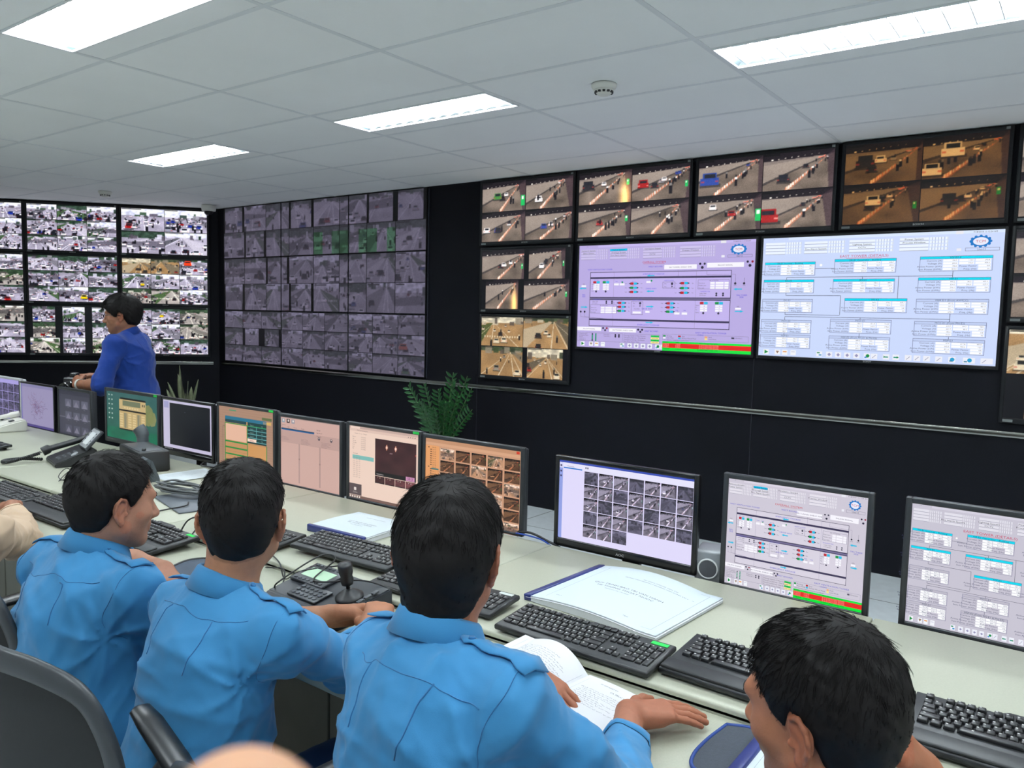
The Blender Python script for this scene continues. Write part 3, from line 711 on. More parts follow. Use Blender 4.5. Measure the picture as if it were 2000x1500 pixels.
# ---------------------------------------------------------------- front wall, far part: 3 x 3 dim video wall
xs = (-4.262, -3.233, -2.184, -1.147); zs = (2.725, 2.16, 1.582, 1.002)
pane = (46, 44); big = np.zeros((pane[1] * 4, pane[0] * 8, 3)) + .03
for j in range(4):
    for i in range(8):
        im = cctv(900 + 13 * i + 101 * j, pane[0], pane[1], 'dim', [('d', .5, .75, .25)] if (i, j) == (6, 2) else None)
        if (i, j) in ((4, 1), (5, 1), (6, 1)): im[int(.2 * pane[1]):, :16] *= np.array((.62, .98, .66)); im[int(.2 * pane[1]):, 32:] *= np.array((.66, 1.0, .7))
        if (i + 2 * j) % 3 == 0 and i < 4 or (j == 0 and i > 5): im[:, -5:] = .03; im[:, :3] = .03
        big[j * pane[1]:(j + 1) * pane[1] - 1, i * pane[0]:(i + 1) * pane[0] - 1] = im[:-1, :-1]
pos = (('upper left', 'upper middle', 'upper right'), ('middle left', 'centre', 'middle right'), ('lower left', 'lower middle', 'lower right'))
for r in range(3):
    for c in range(3):
        w, h = xs[c + 1] - xs[c], zs[r] - zs[r + 1]; b = .006
        if r < 2:
            cv = Canvas(w - 2 * b, h - 2 * b); Wd, Hd = big.shape[1], big.shape[0]
            cv.image(0, 0, 1, 1, big[r * Hd // 2:(r + 1) * Hd // 2, c * Wd // 3:(c + 1) * Wd // 3], 1)
        else:
            cv = mosaic(w - 2 * b, h - 2 * b, 3, 3, 'dim', 1500 + 211 * c, (50, 40), 0.006, {(2, 1): ('dim', [('o', .2, .75, .42)]), (2, 2): ('dim', [('v', .3, .95, .4)])} if c == 2 else None, {(1, 1): (.12, .14), (2, 1): (.16, .1)} if c == 0 else None)
        display('dim grey display at the %s of the three by three video wall' % pos[r][c], 'displays of the dim video wall', w - .002, h - .002, cv, ((xs[c] + xs[c + 1]) / 2, FY + .008, (zs[r] + zs[r + 1]) / 2), 0, b, b, depth=.026, tags=False)

# ---------------------------------------------------------------- left wall: 3 x 3 bright street screens
RZ = math.atan2(-DD.y, -DD.x); nrm = Vector((0.757, -0.654, 0))
ss = (.092, 1.045, 1.995, 2.945); zz = (2.718, 2.165, 1.606, 1.036)
cols = ('right-hand', 'middle', 'left-hand'); rows = ('top', 'middle', 'bottom')
sp = {(0, 1): {(2, 0): ('day', [('o', .3, .4, .42)]), (1, 0): ('road', None), (0, 0): ('road', None), (0, 1): ('day', [('y', .7, .8, .2)])}, (1, 1): {(1, 2): ('day', [('y', .85, .8, .36)]), (0, 0): ('day', None)}, (0, 2): {(1, 0): ('day', [('y', .35, .55, .2)])}}
for c in range(3):
    for r in range(3):
        w, h = ss[c + 1] - ss[c] - .006, zz[r] - zz[r + 1] - .006; b, bb = .022, .026
        n = 2 if (c, r) == (0, 0) else 3
        pad = {(i, j): (.1, .14) for i in range(3) for j in range(3) if not (i == 0 and j == 2)} if (c, r) == (1, 2) else None
        cv = mosaic(w - 2 * b, h - b - bb, n, n, 'day', 3000 + 400 * c + 61 * r, (84, 56) if n == 2 else (60, 40), .006, sp.get((c, r)), pad)
        p = COR + DD * ((ss[c] + ss[c + 1]) / 2) + nrm * .034
        display('bright street camera screen in the %s row, %s column, angled wall' % (rows[r], cols[c]), 'street camera screens on the angled wall', w, h, cv, (p.x, p.y, (zz[r] + zz[r + 1]) / 2), RZ, b, bb, logo='BOSCH')
# ---------------------------------------------------------------- the long desk
DZ, LZ = .76, .735
M_top = mat('worktop_laminate', rgb(178, 181, 164), rough=0.42, spec=0.45, var=0.035, vscale=220)
M_edge = mat('worktop_edge', rgb(150, 152, 138), rough=0.5, var=0.05)
M_carc = mat('desk_carcass', rgb(120, 118, 108), rough=0.55, var=0.06)
desk = thing('control_desk', 'long pale green grey control desk running under the whole row of monitors', 'desk', (0, 0, 0))
sx = (-4.3, -1.9, -.62, .07, .98, 2.265, 3.36, 5.0)
for a, b in zip(sx, sx[1:]):
    mb = MB(); mb.box(((a + b) / 2, .066, DZ - .0125), (b - a - .003, .772, .025), .006, seg=3); mb.build('worktop', M_top, desk)
    mb = MB(); mb.box(((a + b) / 2, -.522, LZ - .0125), (b - a - .003, .456, .025), .006, seg=3); mb.build('keyboard_ledge', M_top, desk)
mb = MB(); mb.box((.35, -.317, DZ - .028), (9.28, .006, .03)); mb.build('step_edge', M_edge, desk)
mb = MB(); mb.box((.35, .52, .59), (9.3, .5, .02), .003); mb.build('monitor_shelf', M_carc, desk)
mb = MB(); mb.box((.35, .41, .35), (9.3, .02, .7)); mb.build('back_panel', M_carc, desk)
M_handle = mat('cabinet_handle', rgb(24, 24, 25), rough=0.35)
for k in range(15):
    x = -4.0 + k * .62
    mb = MB(); mb.box((x, -.26, .36), (.61, .018, .66), .003); d = mb.build('cabinet_door', M_carc, desk)
    mb = MB(); mb.box((x + .16, -.277, .62), (.035, .022, .09), .008, seg=3); mb.build('door_handle', M_handle, d)
mb = MB(); mb.box((.35, .08, .35), (9.3, .64, .66)); mb.build('cabinet_body', M_carc, desk)

# ---------------------------------------------------------------- keyboards
M_kb = mat('keyboard_shell', rgb(30, 32, 35), rough=0.45, var=0.08, vscale=60)
M_key = mat('keycap', rgb(26, 27, 30), rough=0.38, var=0.1, vscale=90)
M_leg = mat('key_legend', rgb(190, 190, 190), rough=0.6)
M_green = mat('green_label', rgb(30, 205, 80), rough=0.6)
M_palelabel = mat('pale_label', rgb(205, 214, 210), rough=0.6)
def _rows():
    R = []
    def r(y, x, ws):
        for w in ws: R.append((x, y, w, 1)); x += w
    r(0, 0, [1]); r(0, 2, [1] * 4); r(0, 6.5, [1] * 4); r(0, 11, [1] * 4); r(0, 15.25, [1] * 3)
    r(1.3, 0, [1] * 13 + [2]); r(2.3, 0, [1.5] + [1] * 12 + [1.5]); r(3.3, 0, [1.75] + [1] * 11 + [2.25]); r(4.3, 0, [2.25] + [1] * 10 + [2.75]); r(5.3, 0, [1.25] * 3 + [6.25] + [1.25] * 4)
    r(1.3, 15.25, [1] * 3); r(2.3, 15.25, [1] * 3); r(4.3, 16.25, [1]); r(5.3, 15.25, [1] * 3)
    r(1.3, 18.5, [1] * 4); r(2.3, 18.5, [1] * 3); r(3.3, 18.5, [1] * 3); r(4.3, 18.5, [1] * 3); r(5.3, 18.5, [2, 1]); R.append((21.5, 2.3, 1, 2)); R.append((21.5, 4.3, 1, 2))
    return R
KEYS = _rows(); U = .01905
_KM = {}
def key_mesh(w, h, kh):
    k = (w, h, kh)
    if k not in _KM:
        mb = MB(); mb.box((0, 0, kh / 2), (w * U - .0022, h * U - .0022, kh), .0018, taper=.80 if w < 2 else .9)
        mb.mi = 1; a = min(w * U * .3, .006)
        mb.quad([(-w * U * .28, h * U * .06, kh + .0002), (-w * U * .28 + a * .7, h * U * .06, kh + .0002), (-w * U * .28 + a * .7, h * U * .06 + .0038, kh + .0002), (-w * U * .28, h * U * .06 + .0038, kh + .0002)])
        _KM[k] = mb.mesh('key', [M_key, M_leg])
    return _KM[k]
_KS = {}
def keyboard(label, x, y, z, rz=0.0, style='flat', tilt=5.0, sticker=None):
    t = thing('keyboard', label, 'keyboard', (x, y, z), (0, 0, math.radians(rz)), 'computer keyboards on the desk')
    rest = .055 if style == 'rest' else 0.0
    Wk, Dk = .447 + (.02 if rest else 0), .150 + rest; kh = .0085 if rest else .0055
    T = Matrix.Rotation(math.radians(tilt), 4, 'X'); cy = Dk / 2 * math.cos(math.radians(tilt))
    base = Matrix.Translation((0, 0, .006 + math.sin(math.radians(tilt)) * Dk / 2)) @ T
    if style not in _KS:
        mb = MB(); pts = [(-Wk / 2, -Dk / 2), (Wk / 2, -Dk / 2), (Wk / 2, Dk / 2)]
        if rest: pts += [(-Wk / 2 + .29, Dk / 2), (-Wk / 2 + .27, Dk / 2 + .014), (-Wk / 2 + .17, Dk / 2 + .014), (-Wk / 2 + .15, Dk / 2)]
        pts += [(-Wk / 2, Dk / 2)]
        mb.prism(pts, 0, .017, bev=.005, smooth=True); _KS[style] = mb.mesh('shell', M_kb)
    o = link('shell', _KS[style], t); o.matrix_local = base
    if rest:
        mb = MB(); mb.box((0, -Dk / 2 + .026, .0195), (Wk - .006, .046, .009), .004, seg=3); o = mb.build('palm_rest', M_kb, t); o.matrix_local = base
    for s in (-1, 1):
        mb = MB(); mb.box((s * .17, Dk / 2 - .02, -.006), (.03, .012, .016), .002); o = mb.build('foot', M_kb, t); o.matrix_local = base
    x0, y0 = -22.5 * U / 2, Dk / 2 - .0075
    vis = sorted(KEYS, key=lambda k: (k[1] == 0 and 11 <= k[0] < 15))
    for n, (kx, ky, kw, khh) in enumerate(vis):
        p = Vector((x0 + (kx + kw / 2) * U, y0 - (ky + khh / 2) * U, .0165))
        if n < 100:
            o = link('key', key_mesh(kw, khh, kh), t); o.matrix_local = base @ Matrix.Translation(p)
    mb = MB()
    for (kx, ky, kw, khh) in vis[100:]: mb.box((x0 + (kx + kw / 2) * U, y0 - (ky + khh / 2) * U, .0165 + kh / 2), (kw * U - .0022, khh * U - .0022, kh), .0018)
    o = mb.build('keys', M_key, t); o.matrix_local = base; o['kind'] = 'stuff'
    if sticker:
        mb = MB(); mb.box((Wk / 2 - .035, Dk / 2 - .016, .0176), (.045, .013, .001)); o = mb.build('green_label' if sticker == 'g' else 'maker_label', M_green if sticker == 'g' else M_palelabel, t); o.matrix_local = base
    return t
kb7 = keyboard('slim black keyboard with a green label, behind the open book', 2.822, -.245, DZ, -1, 'flat', 6, 'g')
keyboard('black keyboard with palm rest, between the green-labelled keyboard and the front man', 3.285, -.18, DZ, -1.5, 'rest', 5)
keyboard('black keyboard with palm rest at the right edge, beyond the front man', 3.79, -.165, DZ, 0, 'rest', 5)
keyboard('black keyboard mostly hidden behind the head of the reading man', 2.32, -.21, DZ, 3, 'flat', 4, 'w')
keyboard('slim black keyboard behind the joystick controller, below the ring-bound report', 1.85, -.135, DZ + .008, 2.5, 'flat', 7)
keyboard('black keyboard peeking out past the right ear of the man with the white collar whorl'.replace(' with the white collar whorl', ' at the joystick'), 1.372, -.20, DZ, 2, 'flat', 5)
keyboard('black keyboard with palm rest in front of the man in profile', 1.04, -.43, LZ, -2, 'rest', 5, 'g')
keyboard('black keyboard left of the man in profile, partly behind his head', .47, -.45, LZ, 0, 'rest', 5)
keyboard('farthest left black keyboard beside the hand with a ring', -.03, -.45, LZ, 0, 'flat', 4)
keyboard('end of a black keyboard at the left edge of the photo', -1.36, -.08, DZ, 0, 'flat', 4)

# ---------------------------------------------------------------- desk monitors
M_mon = mat('monitor_shell', rgb(38, 41, 45), rough=0.4, var=0.05)
M_monw = mat('monitor_shell_pale', rgb(196, 198, 202), rough=0.4, var=0.03)
M_monb = mat('monitor_shell_black', rgb(14, 15, 18), rough=0.22, var=0.05)
def monitor(label, x0, x1, z0, z1, cv_fn, y=.464, bz=.017, bb=None, m=None, logo=None, green=False, depth=.05):
    m = m or M_mon; w, h = x1 - x0, z1 - z0; bb = bz if bb is None else bb
    t = thing('monitor', label, 'monitor', ((x0 + x1) / 2, y, z0), group='monitors in a row on the desk')
    mb = MB(); mb.box((0, depth * .55, h / 2), (w - .012, depth * .7, h - .012), .008); mb.box((0, depth, h / 2), (w * .6, depth * .6, h * .6), .012); mb.build('back_case', m, t)
    r = bezel_ring(w, h, bz, .02, bb, .004); o = r.build('bezel', m, t); o.location = (0, 0, h / 2)
    cv = cv_fn(w - 2 * bz + .002, h - bz - bb + .002); link('screen', cv.mesh('screen', M_scr), t, (0, .005, h / 2 + (bb - bz) / 2))
    mb = MB(); mb.box((0, depth + .04, (z0 - .6) * -.5 + h * .22), (.07, .025, (z0 - .6) + h * .5), .006); mb.build('stand_neck', m, t)
    mb = MB(); mb.box((0, depth + .06, .606 - z0), (.24, .19, .012), .005); mb.build('stand_base', m, t)
    if logo: text_part('logo', logo, .009, M_logo, t, (0, -.0008, bb * .35), wide=1.2)
    if green:
        mb = MB(); mb.box((w / 2 - bz * 1.6, -.0006, h - bz * .5), (.034, .001, bz * .62)); mb.build('green_label', M_green, t)
    return t
def cv_mosaic(bg, nx, ny, u0, v0, u1, v1, mode, seed, tint, extra=None, g=.006, skip=(), desat=0.0):
    def fn(w, h):
        cv = Canvas(w, h); cv.rect(0, 0, 1, 1, bg, 0)
        for j in range(ny):
            for i in range(nx):
                if (i, j) in skip: continue
                a, b = u0 + (u1 - u0) * i / nx, v0 + (v1 - v0) * j / ny
                im = cctv(seed + i * 17 + j * 5, 36, 26, mode if (i + j) % 3 or mode == 'dim' else 'dim' if mode == 'tunnel' else 'road'); im = (im + (im.mean(2, keepdims=True) - im) * desat) * np.array(tint)
                cv.image(a + g, b + g, a + (u1 - u0) / nx - g, b + (v1 - v0) / ny - g, np.clip(im, 0, 1), 1)
        if extra: extra(cv)
        return cv
    return fn
def lines(cv, u0, u1, v0, v1, n, c, s=.012, rs=np.random.RandomState(3), words=('camera', 'vehicle', 'report', 'lane', 'status', 'time', 'speed', 'class', 'view')):
    for k in range(n):
        v = v0 + (v1 - v0) * k / max(1, n - 1); t = ' '.join(words[rs.randint(len(words))] for _ in range(12)); L = int((u1 - u0) * cv.w / cv.h / s * 1.15 * rs.uniform(.6, 1))
        cv.text(u0, v, t[:max(3, L)], s * .8, c, align='LEFT', wide=1.1)
def pg_map(w, h):
    cv = Canvas(w, h); cv.rect(0, 0, 1, 1, (150, 142, 178), 0); cv.rect(0, 0, .06, 1, (110, 106, 170), 1); cv.rect(0, 0, 1, .07, (132, 128, 168), 1); cv.rect(0, .94, 1, 1, (80, 70, 130), 1)
    rs = np.random.RandomState(5)
    for k in range(70):
        u, v = .5 + rs.randn() * .09, .52 + rs.randn() * .13; a = rs.rand() * 6.28; r = rs.uniform(.02, .1)
        cv.line([(u, v), (u + r * math.cos(a), v + r * math.sin(a)), (u + r * 1.5 * math.cos(a + .4), v + r * 1.6 * math.sin(a + .4))], (96, 76, 118) if k % 3 else (120, 60, 90), .0035)
    for k in range(10): cv.line([(.5, .52), (.5 + rs.uniform(-.35, .35), .5 + rs.uniform(-.38, .38))], (124, 114, 150), .003)
    return cv
def pg_dark(w, h):
    cv = Canvas(w, h); cv.rect(0, 0, 1, 1, (62, 62, 76), 0); cv.rect(0, 0, 1, .1, (50, 50, 64), 1); cv.rect(0, .6, 1, .625, (98, 98, 112), 1)
    for r, v in enumerate((.2, .48, .78)):
        for k in range(3): cv.rect(.2 + k * .26, v, .4 + k * .26, v + .17, (92 - 8 * r, 92 - 8 * r, 110 - 8 * r), 2); cv.poly([(.22 + k * .26, v + .16), (.3 + k * .26, v + .03), (.38 + k * .26, v + .16)], (118, 116, 134), 3); cv.text(.3 + k * .26, v + .2, 'folder', .02, (130, 130, 140))
    return cv
def pg_green(w, h):
    cv = Canvas(w, h)
    n = np.linspace(0, 1, 40)[:, None] * np.ones((1, 50)); N = _noise(np.random.RandomState(2), 50, 40, 9)
    im = np.stack([.18 + .06 * N - .1 * n, .36 + .04 * N - .02 * n, .35 + .05 * N - .08 * n], -1); im[30:] = np.stack([.02 + 0 * N, .34 + .12 * N, .24 + .1 * N], -1)[30:]
    cv.image(0, 0, 1, 1, im, 0)
    cv.disc(.82, .4, .11, (120, 128, 82), 1, 9); cv.disc(.9, .46, .08, (130, 134, 88), 1, 7)
    for k in range(12): cv.rect(.04 + (k % 2) * .06, .06 + (k // 2) * .1, .065 + (k % 2) * .06, .09 + (k // 2) * .1, (170, 190, 180), 1)
    cv.rect(.28, .1, .78, .16, (20, 24, 24), 1); cv.rect(.26, .14, .78, .35, (196, 172, 122), 2); cv.rect(.33, .16, .68, .27, (110, 118, 92), 3); cv.rect(.26, .35, .78, .385, (26, 26, 24), 3); cv.rect(.26, .385, .78, .76, (190, 164, 112), 2); cv.rect(.26, .76, .78, .79, (24, 24, 22), 2)
    for x in (.36, .62): cv.rect(x, .42, x + .03, .74, (120, 122, 104), 3); cv.rect(x + .04, .42, x + .055, .74, (120, 122, 104), 3)
    for r in range(6):
        for x in (.275, .44, .53, .7): cv.rect(x, .43 + r * .052, x + .06, .465 + r * .052, (212, 190, 140), 3)
    for x in range(6): cv.rect(.36 + .05 * x, .295, .39 + .05 * x, .325, (216, 196, 148), 3)
    for x in (.71, .745): cv.rect(x, .19, x + .02, .24, (70, 70, 56), 3)
    return cv
def pg_black(w, h):
    cv = Canvas(w, h); cv.rect(0, 0, 1, 1, (196, 190, 216), 0); cv.rect(.14, .05, .965, .89, (16, 19, 26), 1); cv.rect(0, .955, 1, 1, (14, 14, 18), 1)
    for k in range(6): cv.rect(.03 + k * .03, .965, .045 + k * .03, .985, (150, 150, 160), 2)
    cv.rect(.02, .03, .12, .16, (160, 158, 200), 2); cv.rect(.45, .2, .47, .21, (90, 96, 110), 2); return cv
def pg_forms(w, h):
    cv = Canvas(w, h); cv.rect(0, 0, 1, 1, (170, 134, 112), 0)
    for k in range(26): cv.line([(.02, .02 + .038 * k), (.98, .02 + .038 * k)], (156, 120, 98), .003, 1)
    cv.rect(.2, .04, .33, .055, (70, 150, 110), 2); cv.rect(.8, .09, .97, .13, (96, 110, 70), 2); cv.rect(.82, .15, .96, .19, (212, 172, 96), 2)
    cv.frame(.07, .3, .86, .9, (70, 70, 70), .004, 1)
    cv.rect(.12, .14, .88, .92, (196, 146, 98), 1); cv.rect(.12, .14, .88, .19, (40, 112, 140), 2); cv.rect(.12, .19, .52, .235, (38, 70, 76), 2); cv.rect(.54, .19, .88, .5, (28, 62, 62), 2)
    for r in range(5): cv.line([(.54, .25 + r * .055), (.88, .25 + r * .055)], (104, 170, 172), .007, 3); cv.text(.62, .24 + r * .055, 'Kenh %d' % r, .02, (140, 170, 160)); cv.text(.8, .24 + r * .055, 'T%d' % r, .02, (140, 170, 160))
    cv.line([(.7, .24), (.7, .44)], (104, 170, 172), .007, 3); cv.rect(.54, .43, .7, .475, (240, 214, 196), 4); cv.text(.62, .465, 'Tin hieu', .022, (190, 50, 50), 5)
    cv.rect(.13, .25, .52, .5, (228, 182, 156), 2); cv.rect(.56, .52, .87, .78, (206, 150, 92), 2)
    for v in (.51, .6, .7): cv.rect(.12, v, .54, v + .022, (36, 140, 66), 3)
    for u in (.115, .53, .875): cv.rect(u, .24 if u < .8 else .5, u + .012, .92, (36, 140, 66), 3)
    for v in (.24, .8, .91): cv.rect(.12, v, .88, v + .014, (36, 140, 66), 3)
    cv.text(.78, .87, 'Gui', .03, (150, 40, 30)); cv.rect(.03, .86, .17, .9, (226, 184, 160), 2); cv.rect(.22, .88, .38, .915, (226, 184, 160), 2); return cv
def pg_pink(w, h):
    cv = Canvas(w, h); cv.rect(0, 0, 1, 1, (205, 168, 158), 0); cv.rect(0, 0, 1, .012, (150, 130, 128), 1); cv.rect(0, .2, 1, .38, (190, 156, 148), 1)
    for k, c in enumerate(((150, 160, 170), (60, 44, 48), (150, 150, 160))): cv.rect(.02 + k * .085, .025, .075 + k * .085, .085, c, 2); cv.disc(.05 + k * .085, .05, .014, (226, 214, 206), 3, 6)
    cv.rect(.01, .165, .58, .195, (32, 92, 146), 2); cv.rect(.01, .165, .58, .178, (24, 60, 90), 3)
    for u, v, t in ((.02, .125, 'Noi dung'), (.02, .15, 'So'), (.12, .15, 'Ngay'), (.22, .15, 'Trang thai'), (.36, .15, 'Ghi chu'), (.62, .135, 'Nguoi gui'), (.62, .175, 'Ngay nhan 04'), (.62, .225, 'Tong so 06')): cv.text(u, v, t, .016, (84, 66, 70), align='LEFT')
    lines(cv, .01, .28, .3, .345, 4, (120, 98, 100)); lines(cv, .36, .66, .3, .37, 5, (110, 90, 92)); lines(cv, .7, .97, .3, .37, 5, (110, 90, 92))
    for u, v in ((.64, .25), (.84, .25)): cv.disc(u + .02, v, .02, (84, 74, 84), 2, 8); cv.disc(u + .02, v - .008, .008, (220, 200, 190), 3, 6)
    for u in (.315, .665): cv.rect(u, .37, u + .022, .96, (176, 146, 140), 2); cv.disc(u + .011, .6 + (u - .3) * .05, .01, (150, 120, 116), 3, 8)
    return cv
def pg_web(w, h):
    cv = Canvas(w, h); cv.rect(0, 0, 1, 1, (236, 208, 192), 0); cv.rect(0, 0, 1, .035, (198, 170, 160), 1); cv.rect(.02, .004, .16, .035, (236, 210, 196), 2); cv.rect(0, .035, 1, .07, (222, 192, 178), 1); cv.text(.2, .063, 'Giam sat phuong tien', .018, (130, 100, 100)); cv.text(.08, .105, 'Trang chu   Tra cuu   Thong ke', .014, (130, 96, 96), align='LEFT')
    for k in range(4): cv.disc(.86 + k * .03, .052, .006, (100, 86, 90), 3, 5)
    N = _noise(np.random.RandomState(9), 60, 50, 6); im = np.stack([.2 + .08 * N, .11 + .05 * N, .12 + .05 * N], -1)
    for (x, y) in ((17, 10), (30, 10)): im[y - 3:y + 4, x] += np.array((.8, .55, .4)); im[y - 1:y + 2, x - 1:x + 2] += np.array((.7, .5, .4))
    im[17, 22:26] += .35; im[14:16, 58:60] += np.array((.4, .15, .1)); im[44:] = .1
    cv.image(.39, .13, .97, .63, np.clip(im, 0, 1), 1); cv.text(.41, .615, '14/07/2018 23:10', .014, (210, 200, 200), 3, 'LEFT'); cv.rect(.83, .57, .95, .625, (202, 142, 180), 3); cv.text(.89, .612, '5813', .035, (90, 40, 80), 4)
    for k in range(4): cv.image(.39 + k * .146, .637, .53 + k * .146, .735, np.clip(im[::2, ::2] * (1 + .3 * k), 0, 1), 1)
    for r in range(7): cv.text(.05, .155 + r * .027, ('Bien so', 'Lan', 'Toc do', 'Thoi gian', 'Vi tri', 'Loai', 'Ma')[r], .016, (140, 110, 104), align='LEFT'); cv.text(.18, .155 + r * .027, '51C 58.13', .016, (110, 84, 80), align='LEFT')
    cv.rect(.05, .4, .37, .455, (126, 186, 180), 1); cv.text(.06, .385, 'Danh sach', .016, (90, 60, 60), align='LEFT')
    for r in range(11): cv.text(.06, .44 + r * .027, '7/18   10:5%d   51D' % (r % 10), .014, (140, 112, 104), align='LEFT')
    cv.rect(.0, .8, .19, .955, (92, 80, 82), 1); cv.rect(.075, .85, .11, .89, (226, 214, 208), 2); cv.text(.095, .925, 'Camera', .02, (210, 200, 196)); cv.rect(0, .96, 1, 1, (120, 92, 84), 1)
    for k in range(5): cv.rect(.01 + k * .035, .968, .03 + k * .035, .992, (232, 222, 214), 2)
    return cv
def pg_tree(cv):
    cv.rect(0, 0, 1, .05, (196, 146, 112), 1); cv.rect(0, .05, 1, .085, (214, 164, 130), 1); cv.rect(.955, .01, .985, .04, (206, 60, 40), 2); cv.rect(0, .09, .155, .76, (228, 160, 104), 1); cv.rect(.01, .79, .15, .9, (142, 112, 94), 1)
    for k in range(22): cv.rect(.055 if k % 9 else .03, .11 + k * .0285, .07 if k % 9 else .045, .122 + k * .0285, (70, 46, 36), 2); cv.text(.075, .122 + k * .0285, 'Cam %02d' % k, .016, (120, 78, 54), align='LEFT')
    cv.rect(.07, .385, .15, .405, (60, 120, 120), 3)
def pg_grid(cv):
    cv.rect(0, 0, 1, .028, (60, 80, 176), 1); cv.rect(0, .028, 1, .1, (230, 228, 250), 1); cv.rect(0, .03, .03, 1, (146, 160, 226), 1); cv.rect(.035, .085, .185, .1, (30, 120, 210), 2); cv.text(.06, .075, '< Favourites', .016, (80, 80, 110), align='LEFT')
    for v in (.06, .13, .19): cv.rect(.008, v, .022, v + .022, (70, 70, 110), 2)
    for u in (.21, .225): cv.rect(u, .05, u + .008, .072, (60, 60, 80), 2)
dimw = (1.0, .98, 1.0)
monitor('pale framed monitor at the left edge with a grid of purple camera pictures', -2.72, -2.19, .762, 1.077, cv_mosaic((168, 158, 220), 5, 4, .02, .1, .98, .98, 'dim', 4000, (1.0, .98, 1.15)), m=M_monw)
monitor('black monitor showing a branching map on a lilac page', -2.22, -1.69, .745, 1.062, pg_map, m=M_monb, bz=.014)
monitor('narrow dark monitor with rows of dim folder icons', -1.64, -1.19, .745, 1.064, pg_dark)
monitor('monitor with a teal desktop and a tan keypad window in front of the standing man', -1.02, -.41, .775, 1.102, pg_green, green=True, logo='DELL', bb=.03, bz=.02)
monitor('monitor showing a black picture in a pale lilac border', -.385, .118, .776, 1.097, pg_black, m=M_monb, bb=.03)
monitor('monitor with a tan page of green ruled forms', .15, .635, .735, 1.108, pg_forms, green=True)
monitor('monitor with a plain pink page of small text columns', .66, 1.115, .745, 1.098, pg_pink)
monitor('monitor with a cream web page and a dark night picture of two headlights', 1.145, 1.598, .752, 1.104, pg_web, bb=.014, green=True)
monitor('monitor with a brown and orange grid of tunnel pictures, just left of the desk gap', 1.605, 2.122, .757, 1.098, cv_mosaic((204, 154, 122), 5, 6, .16, .1, 1.0, 1.05, 'amber', 4300, (1.12, 1.0, .98), pg_tree, .009, desat=.35), bb=.012)
monitor('wide glossy black monitor with a purple white page of small tunnel pictures', 2.262, 2.815, .757, 1.09, cv_mosaic((224, 218, 250), 7, 5, .2, .1, 1.0, .93, 'tunnel', 4600, (1.0, .98, 1.14), pg_grid, .004, [(i, 4) for i in (3, 4, 5, 6)], desat=.75), m=M_monb, bb=.032, logo='AOC')
monitor('monitor repeating the overview page with a red alarm list, above the front man', 2.896, 3.340, .742, 1.111, lambda w, h: scada_overall(w, h, (206, 200, 214), (228, 224, 234), (80, 76, 200)))
monitor('rightmost monitor with a grey page of power tables', 3.420, 3.862, .748, 1.115, lambda w, h: scada_tower(w, h, (200, 196, 210), (226, 224, 234)))
# ---------------------------------------------------------------- implicit surfaces: one continuous skin per body
V3 = lambda *a: np.array(a[0] if len(a) == 1 else a, float)
def unit(v): v = np.asarray(v, float); return v / (np.linalg.norm(v) + 1e-12)
class Cap:                                    # round cone
    def __init__(s, a, b, ra, rb, k=.02, sub=False): s.a, s.b, s.ra, s.rb, s.k, s.sub = V3(a), V3(b), ra, rb, k, sub; s.c = (s.a + s.b) / 2; s.R = np.linalg.norm(s.b - s.a) / 2 + max(ra, rb)
    def d(s, P):
        ab = s.b - s.a; t = np.clip(((P - s.a) @ ab) / (ab @ ab + 1e-12), 0, 1)
        q = P - s.a - t[:, None] * ab
        return np.sqrt((q * q).sum(1)) - (s.ra + (s.rb - s.ra) * t)
class Ell:                                    # rotated ellipsoid, R columns = its axes
    def __init__(s, c, r, R=None, k=.02, sub=False): s.c, s.r, s.M, s.k, s.sub = V3(c), V3(r), np.eye(3) if R is None else R, k, sub; s.R = max(r)
    def d(s, P):
        q = (P - s.c) @ s.M / s.r; k0 = np.sqrt((q * q).sum(1)); q2 = q / s.r; k1 = np.sqrt((q2 * q2).sum(1))
        return k0 * (k0 - 1) / (k1 + 1e-9)
class Cut:                                    # keep the side with (p-c).n < 0, only near c
    def __init__(s, c, n, rad): s.c, s.n, s.rad = V3(c), unit(n), rad; s.k = 0; s.sub = 'cut'; s.R = rad
    def d(s, P):
        q = P - s.c; h = q @ s.n; r = np.sqrt(np.maximum((q * q).sum(1) - h * h, 0))
        return np.where((r < s.rad) & (h < s.rad * 1.6), h, -1.0)
class Sdf:
    def __init__(s, prims, disp=None, amp=0.0): s.p = prims; s.disp, s.amp = disp, amp
    def pick(s, c, rad): return [p for p in s.p if np.linalg.norm(p.c - c) - p.R < rad + .06 + s.amp]
    def __call__(s, P, prims=None, nodisp=False):
        D = np.full(len(P), .5)
        for p in (s.p if prims is None else prims):
            e = p.d(P)
            if p.sub == 'cut': D = np.maximum(D, e)
            elif p.sub:
                h = np.maximum(p.k - np.abs(-e - D), 0) / (p.k + 1e-9); D = np.maximum(D, -e) + h * h * p.k * .25
            else:
                h = np.maximum(p.k - np.abs(D - e), 0) / (p.k + 1e-9); D = np.minimum(D, e) - h * h * p.k * .25
        if s.disp is not None and not nodisp: D = D - s.disp(P)
        return D
    def grad(s, P, e=.0015):
        g = np.stack([s(P + np.eye(3)[i] * e) - s(P - np.eye(3)[i] * e) for i in range(3)], 1)
        return g / (np.linalg.norm(g, axis=1, keepdims=True) + 1e-12)
    def snap(s, P, off=0.0, n=5):
        P = np.atleast_2d(np.asarray(P, float)).copy()
        for _ in range(n): P -= (s(P) - off)[:, None] * s.grad(P)
        return P
